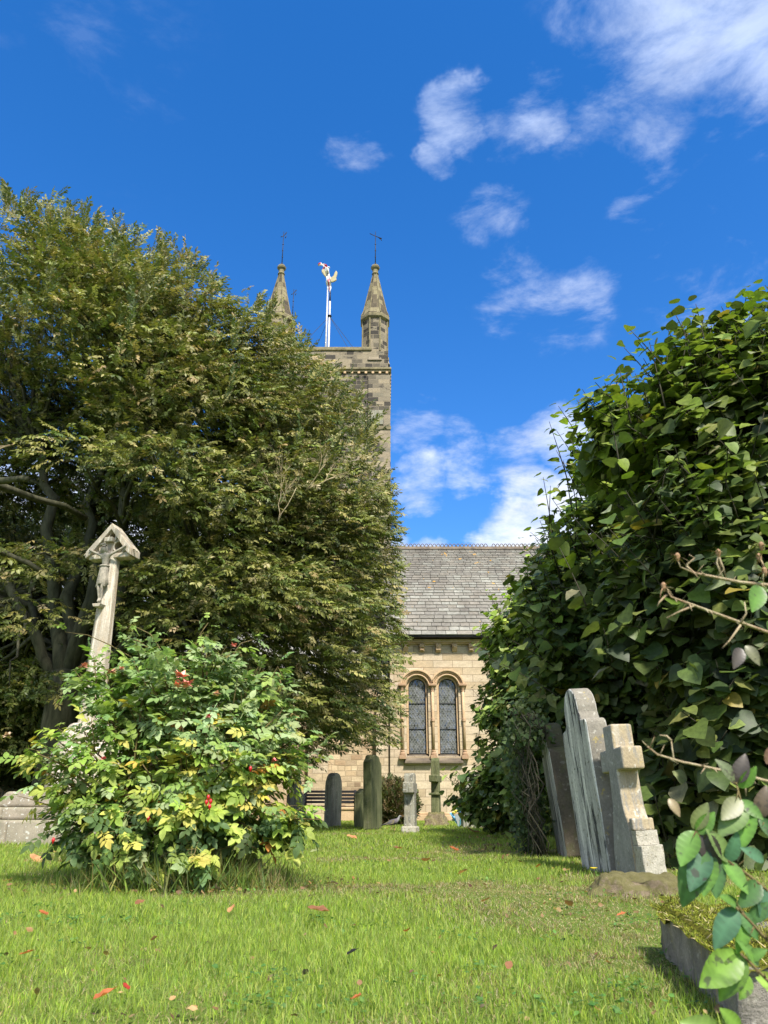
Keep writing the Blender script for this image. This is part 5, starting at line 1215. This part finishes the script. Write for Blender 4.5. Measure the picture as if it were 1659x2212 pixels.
def stump():
    g_ = gnd(545, 1898); o = empty('dead_stump', (g_.x, g_.y, -.02)); tag(o, 'small dark rotten stump with dead twigs, right of the rose bush base', 'stump')
    rr = random.Random(8); mb = MB()
    for i in range(7):
        x = rr.uniform(-.12, .12); y = rr.uniform(-.06, .06); h = rr.uniform(.06, .17); k = 7
        mb.lathe([(.05, 0), (.042, h * .5), (.03 * rr.uniform(.5, 1.2), h)], k, (x, y, 0), rr.uniform(0, 3))
    b_ = mb.build('stump_wood', M_DARKBARK, o); subdiv_displace(b_, 2, .02, 16)
    mb = MB()
    for i in range(16):
        a = rr.uniform(0, 6.28); mb.tube([(0, 0, .02), (.12 * math.cos(a), .06 * math.sin(a), rr.uniform(.02, .15)), (.3 * math.cos(a), .12 * math.sin(a), rr.uniform(.01, .28))], [.005, .003, .001], 4)
    mb.build('dead_twigs', M_TWIG, o)
stump()
# dense little shrub by the wall
def small_shrub():
    r2 = np.random.default_rng(55); x = gx(848, 21); k = 2600; d = norm(r2.normal(0, 1, (k, 3))); P = d * r2.uniform(.3, 1, (k, 1)) ** .4 * (.62, .5, .52) + (0, 0, .52)
    P[:, :2] *= (1.1 - .3 * P[:, 2:3]); P = P[P[:, 2] > .02]; k = len(P); d = norm(P - (0, 0, .4))
    a = scatter(spray_tpl(6, 1, .32, .45, 2), P, d + r2.normal(0, .4, (k, 3)) + (0, 0, .5), r2.normal(0, 1, (k, 3)), r2.uniform(.1, .2, k), pick([(.10, .12, .03), (.14, .10, .05), (.07, .10, .03), (.17, .13, .06)], k))
    o = empty('shrub', (x, 21, 0)); tag(o, 'small rounded brownish green shrub against the church wall', 'shrub'); mesh_np('foliage', *a[:2], M_LEAF, o, a[2])
    mb = MB(); rr = random.Random(2)
    for i in range(14): mb.tube([(0, 0, 0), (rr.uniform(-.2, .2), rr.uniform(-.2, .2), .3), (rr.uniform(-.5, .5), rr.uniform(-.4, .4), rr.uniform(.5, 1.0))], [.015, .01, .004], 4)
    mb.build('stems', M_DARKBARK, o)
small_shrub()
# ------------------------------------------------------------------ rose shrub at the right, close to the viewer
def near_rose():
    base = Vector((1.35, 1.25, 0)); o = empty('rose_shrub', base); tag(o, 'rose shrub reaching in at the right edge, dried stems above, green leaflets below', 'bush')
    A = lambda x, y, Y=.95: at(x, y, Y) - base
    paths = [([(1760, 1290, 1.0), (1659, 1264, .97), (1600, 1258, .95), (1545, 1247, .95), (1500, 1238, .95), (1482, 1222, .95)], .0028),
             ([(1760, 1400, 1.0), (1659, 1366, .98), (1600, 1345, .97), (1545, 1325, .95), (1500, 1308, .95), (1450, 1290, .95), (1436, 1268, .95)], .0026),
             ([(1760, 1715, 1.05), (1659, 1688, 1.0), (1600, 1672, .98), (1540, 1660, .96), (1470, 1645, .95), (1420, 1630, .95), (1398, 1612, .95)], .0022),
             ([(1760, 1960, .92), (1659, 1925, .9), (1620, 1893, .9), (1575, 1862, .9), (1530, 1835, .9), (1500, 1790, .9)], .0022),
             ([(1760, 1830, .9), (1690, 1800, .9), (1640, 1765, .9), (1600, 1730, .9), (1590, 1690, .9)], .002),
             ([(1760, 2090, .85), (1700, 2060, .85), (1660, 2035, .85), (1620, 1990, .85), (1590, 1960, .85)], .0022),
             ([(1760, 2190, .85), (1690, 2150, .85), (1640, 2100, .85), (1600, 2060, .85)], .002)]
    for i, (pp, r_) in enumerate(paths):
        q = [A(*p) for p in pp]; root = [Vector((0, 0, 0)), Vector((.02, -.1, q[0].z * .55)), q[0] + Vector((.08, 0, -.03 if q[0].z < .5 else -.12))]
        r_ *= .8; q = root + q; mb = MB(); mb.tube(q, [r_ * 2.2, r_ * 1.8, r_ * 1.5] + [r_ * (1.2 - .7 * k / len(pp)) for k in range(len(pp))], 6)
        rr = random.Random(i)
        for k in range(4, len(q)):                      # thorns and stubs
            for _ in range(2):
                p = q[k - 1].lerp(q[k], rr.random()); mb.tube([p, p + Vector((rr.uniform(-.01, .01), rr.uniform(-.01, 0), rr.uniform(-.012, .014)))], [.0012, .0002], 4)
        mb.build('stem', M_TWIG if i < 3 else M_STEM, o, smooth=True)
    mb = MB()
    for a, b_, c in (((1560, 1249), (1548, 1215), (1552, 1196)), ((1552, 1200), (1562, 1225), (1568, 1246)), ((1500, 1238), (1470, 1225), (1462, 1205)), ((1482, 1222), (1500, 1205), (1488, 1198)), ((1500, 1308), (1470, 1320), (1440, 1335)), ((1600, 1345), (1612, 1325), (1608, 1300)), ((1600, 1350), (1575, 1385), (1560, 1400)), ((1480, 1648), (1455, 1640), (1450, 1600)), ((1450, 1600), (1440, 1590), (1425, 1588)), ((1600, 1672), (1610, 1700), (1612, 1720)), ((1440, 1285), (1425, 1300), (1420, 1310))):
        MB().tube([A(*a), A(*b_), A(*c)], [.0016, .0012, .0007], 5).build('side_twig', M_TWIG, o, smooth=True)
    rr = random.Random(12)
    V, Fs = leaf_tpl(lambda t: .07 * (1 - t) if t < 1 else 0, 3, .1, .5)
    for px, py in ((1552, 1196), (1464, 1204), (1640, 1205), (1652, 1235), (1645, 1180), (1434, 1268)):   # dried flower heads
        mb = MB(); c = A(px, py); mb.lathe([(.001, -.006), (.003, -.002), (.0035, .003), (.0015, .006)], 8, c, col=(.28, .17, .09))
        for k in range(9):
            M = Matrix.Translation(c) @ Matrix.Rotation(rr.uniform(0, 6.28), 4, 'Z') @ Matrix.Rotation(R(rr.uniform(-70, 60)), 4, 'X') @ Matrix.Scale(.018, 4)
            mb.add([M @ Vector(v) for v in V], [tuple(q) for f in Fs for q in f], (.34 * rr.uniform(.7, 1.2), .24, .13))
        mb.build('dried_head', M_VC, o, cols=True, fix=False)
    # individual leaflets, shaped
    P, D, Nn, S, C = [], [], [], [], []
    G = (.13, .27, .05); G2 = (.09, .20, .06); B = (.08, .19, .10); Yl = (.25, .33, .05); PU = (.10, .085, .075)
    def lf(px, py, qx, qy, col, Y=.9, tw=.0):
        a = A(px, py, Y); b_ = A(qx, qy, Y - .01); d = b_ - a; P.append(a); D.append(d); Nn.append((rr.uniform(-.5, .5) + tw, -1.0, rr.uniform(.1, .8))); S.append(d.length); C.append(col)
    for t in ((1500, 1795, 1470, 1870, G), (1505, 1800, 1545, 1755, G), (1520, 1830, 1475, 1950, G2), (1528, 1835, 1490, 1925, B), (1535, 1840, 1520, 1935, G), (1545, 1850, 1548, 1940, G2), (1560, 1858, 1620, 1930, G), (1570, 1862, 1600, 1800, B),
              (1515, 1795, 1555, 1880, PU), (1498, 1792, 1530, 1735, (.2, .24, .09)), (1590, 1690, 1560, 1640, (.16, .2, .1)), (1592, 1692, 1610, 1630, PU), (1595, 1700, 1640, 1660, G), (1600, 1725, 1560, 1770, (.24, .26, .12)), (1600, 1728, 1650, 1770, G), (1620, 1745, 1600, 1830, G), (1640, 1765, 1659, 1700, (.16, .12, .08)), (1640, 1768, 1690, 1820, G2), (1610, 1740, 1555, 1800, (.18, .28, .09)),
              (1590, 1960, 1545, 2045, B), (1595, 1962, 1565, 1930, G), (1600, 1968, 1640, 2030, G2), (1610, 1978, 1600, 2060, G), (1620, 1990, 1659, 1950, G2), (1640, 1905, 1600, 1960, G2), (1655, 1920, 1650, 1990, B), (1575, 1862, 1530, 1790, (.19, .29, .09)),
              (1600, 2060, 1515, 2130, (.20, .36, .05)), (1605, 2062, 1560, 2160, (.18, .33, .05)), (1615, 2072, 1655, 2050, G), (1640, 2100, 1700, 2150, Yl), (1620, 2110, 1600, 2160, (.18, .33, .05)), (1640, 2085, 1600, 2030, G), (1690, 2150, 1640, 2110, (.25, .40, .07)), (1560, 2230, 1480, 2205, (.22, .36, .06)), (1600, 2225, 1560, 2180, (.2, .35, .06)),
              (1640, 1265, 1628, 1320, G), (1655, 1275, 1700, 1300, G), (1600, 1400, 1590, 1440, PU), (1610, 1395, 1645, 1430, (.2, .2, .12)), (1445, 1725, 1470, 1760, (.28, .22, .12)), (1650, 1860, 1610, 1830, B), (1655, 1650, 1700, 1600, (.22, .13, .08))): lf(*t)
    for i in range(len(P)):
        ow = oval(rr.uniform(.23, .28)); lt = leaf_tpl(lambda t: ow(t) * (1 + .05 * (int(round(t * 20)) % 2)), 20, rr.uniform(.15, .4), rr.uniform(.05, .35), .006)
        a = scatter(lt, np.array(P[i:i+1]), np.array(D[i:i+1]), np.array(Nn[i:i+1]), np.array(S[i:i+1]), np.array(C[i:i+1]) * rr.uniform(.55, .85)); vf = np.ones(len(lt[0])); vf[:21] = 1.5; vf[21:] = np.where(np.arange(len(vf) - 21) // 2 % 3 == 0, 1.22, .92)
        mesh_np('leaflet', *a[:2], M_NEARLEAF, o, a[2] * vf[:, None], smooth=True)
near_rose()
# ------------------------------------------------------------------ fallen leaves, a dandelion and a feather
def fallen(px, py, s, col, label, seed, name='fallen_leaf', cat='fallen leaf', group='fallen leaves scattered on the lawn', z=.025):
    rr = random.Random(seed); g_ = gnd(px, py); V, Fs = leaf_tpl(oval(.36), 6, .35, -.25, .05)
    M = Matrix.Rotation(rr.uniform(0, 6.28), 3, 'Z') @ Matrix.Rotation(R(rr.uniform(-35, 20)), 3, 'X') @ Matrix.Rotation(R(rr.uniform(-25, 25)), 3, 'Y')
    V = (V - np.array([0, .5, 0])) @ np.array(M).T * s
    o = mesh_np(name, V, Fs, M_ROSE, None, np.tile(col, (len(V), 1)), smooth=True); o.location = (g_.x, g_.y, z); tag(o, label, cat, group)
O1 = (.55, .17, .07); O2 = (.45, .14, .05); O3 = (.30, .14, .07); O4 = (.60, .30, .14)
SH_ = 'small dead leaf lying flat among the grass of the middle lawn'
for i, (px, py, s, c_, lb) in enumerate(((225, 2180, .055, O1, 'large curled coral dead leaf at the bottom left of the lawn'), (268, 2160, .026, (.4, .05, .03), 'tiny dark red leaf beside the coral leaf at bottom left'), (500, 1980, .05, O4, 'pinkish orange leaf on the lawn in front of the rose bush'), (688, 1985, .09, O3, 'brown crumpled leaf patch right of the rose bush on the lawn'), (1346, 1992, .04, O1, 'orange leaf in the grass just left of the mossy tomb'), (770, 2186, .035, O1, 'bright orange leaf at the bottom middle edge of the lawn'), (762, 2080, .04, (.03, .03, .03), 'black shrivelled leaf in the centre foreground grass'), (55, 2082, .04, O2, 'reddish leaf by the left edge of the foreground lawn'),
                                (75, 1866, .12, O4, 'pale orange leaf by the stone steps at left'), (1022, 1803, .28, O4, 'orange leaf far off on the lawn before the lime bushes'), (626, 1790, .22, O1, 'orange leaf beyond the right side of the rose bush'),
                                (570, 1893, .06, O4, SH_), (920, 1868, .1, O3, SH_), (1105, 1806, .2, O2, SH_), (980, 1842, .12, O2, SH_), (620, 1860, .08, O3, SH_), (860, 1840, .12, O3, SH_), (1165, 1880, .06, O2, SH_), (760, 1815, .16, O4, SH_), (1050, 1960, .05, O3, SH_), (300, 1965, .05, O3, SH_), (90, 1990, .05, O2, SH_), (880, 2030, .035, O2, SH_), (1100, 2110, .03, O3, SH_), (1000, 1895, .07, O4, SH_), (1230, 1968, .05, O3, SH_))):
    fallen(px, py, s, c_, lb, i)
fallen(680, 1846, .10, (.75, .75, .75), 'single white feather lying in the grass right of the rose bush', 90, 'feather', 'feather', None)
dn = gnd(1284, 1905); o = empty('dandelion', (dn.x, dn.y, 0)); tag(o, 'small yellow dandelion flower in front of the tall streaked headstone', 'flower')
MB().tube([(0, 0, 0), (.004, 0, .07)], .002, 5).build('stalk', M_STEM, o)
mb = MB()
for k in range(16):
    a = k * .39; mb.add([(.004, 0, .07), (.004 + .022 * math.cos(a), .022 * math.sin(a), .078), (.004 + .022 * math.cos(a + .35), .022 * math.sin(a + .35), .078)], [(0, 1, 2)], (.85, .65, .02))
mb.build('petals', M_VC, o, cols=True, fix=False)

# ------------------------------------------------------------------ litter and low weeds in the turf
def litter():
    r2 = np.random.default_rng(404); n = 450
    y = 1.9 + 13 * r2.random(n) ** 1.5; x = r2.uniform(-.6, .6, n) * y
    nb = 520; a_ = r2.uniform(0, 6.28, nb); rr_ = r2.uniform(.2, 1.2, nb); xb = at(385, 1890, 5).x + rr_ * np.cos(a_) * 1.1; yb = 4.9 + rr_ * .5 * np.sin(a_)
    nh = 420; yh = r2.uniform(3.5, 13, nh); xh = 1.35 + r2.normal(0, .35, nh) + .02 * yh
    x = np.concatenate([x, xb, xh]); y = np.concatenate([y, yb, yh]); k = len(x)
    P = np.stack([x, y, gz(x, y) + r2.uniform(.008, .028, k)], 1); D = r2.normal(0, 1, (k, 3)); D[:, 2] *= .3
    C = pick([(.28, .17, .08), (.20, .12, .06), (.42, .30, .15), (.36, .22, .08), (.12, .08, .05)], k, .2)
    a = scatter(leaf_tpl(oval(.33), 4, .35, -.2, .05), P, D, np.array([[0, 0, 1.0]]) + r2.normal(0, .5, (k, 3)), r2.uniform(.010, .030, k) * (.7 + y / 9), C)
    tag(mesh_np('leaf_litter', *a[:2], M_ROSE, cols=a[2]), 'fine brown bits of leaf litter scattered through the lawn', 'leaf litter', kind='stuff')
    n = 260; yc = 2 + 9 * r2.random(n) ** 1.4; xc = r2.uniform(-.55, .55, n) * yc; keep = fbm(xc, yc, .9, 71) > .5; xc, yc = xc[keep], yc[keep]
    m = 16; X = np.repeat(xc, m) + r2.normal(0, .045, len(xc) * m); Y = np.repeat(yc, m) + r2.normal(0, .045, len(xc) * m); k = len(X)
    P = np.stack([X, Y, gz(X, Y) + r2.uniform(.015, .032, k)], 1); D = r2.normal(0, 1, (k, 3)); D[:, 2] *= .25
    a = scatter(leaf_tpl(oval(.45), 3, .2, .1), P, D, np.array([[0, 0, 1.0]]) + r2.normal(0, .25, (k, 3)), r2.uniform(.010, .02, k), pick([(.10, .22, .05), (.14, .27, .06), (.08, .17, .04)], k))
    tag(mesh_np('clover', *a[:2], M_ROSE, cols=a[2]), 'patches of clover growing through the lawn', 'clover', kind='stuff')
litter()
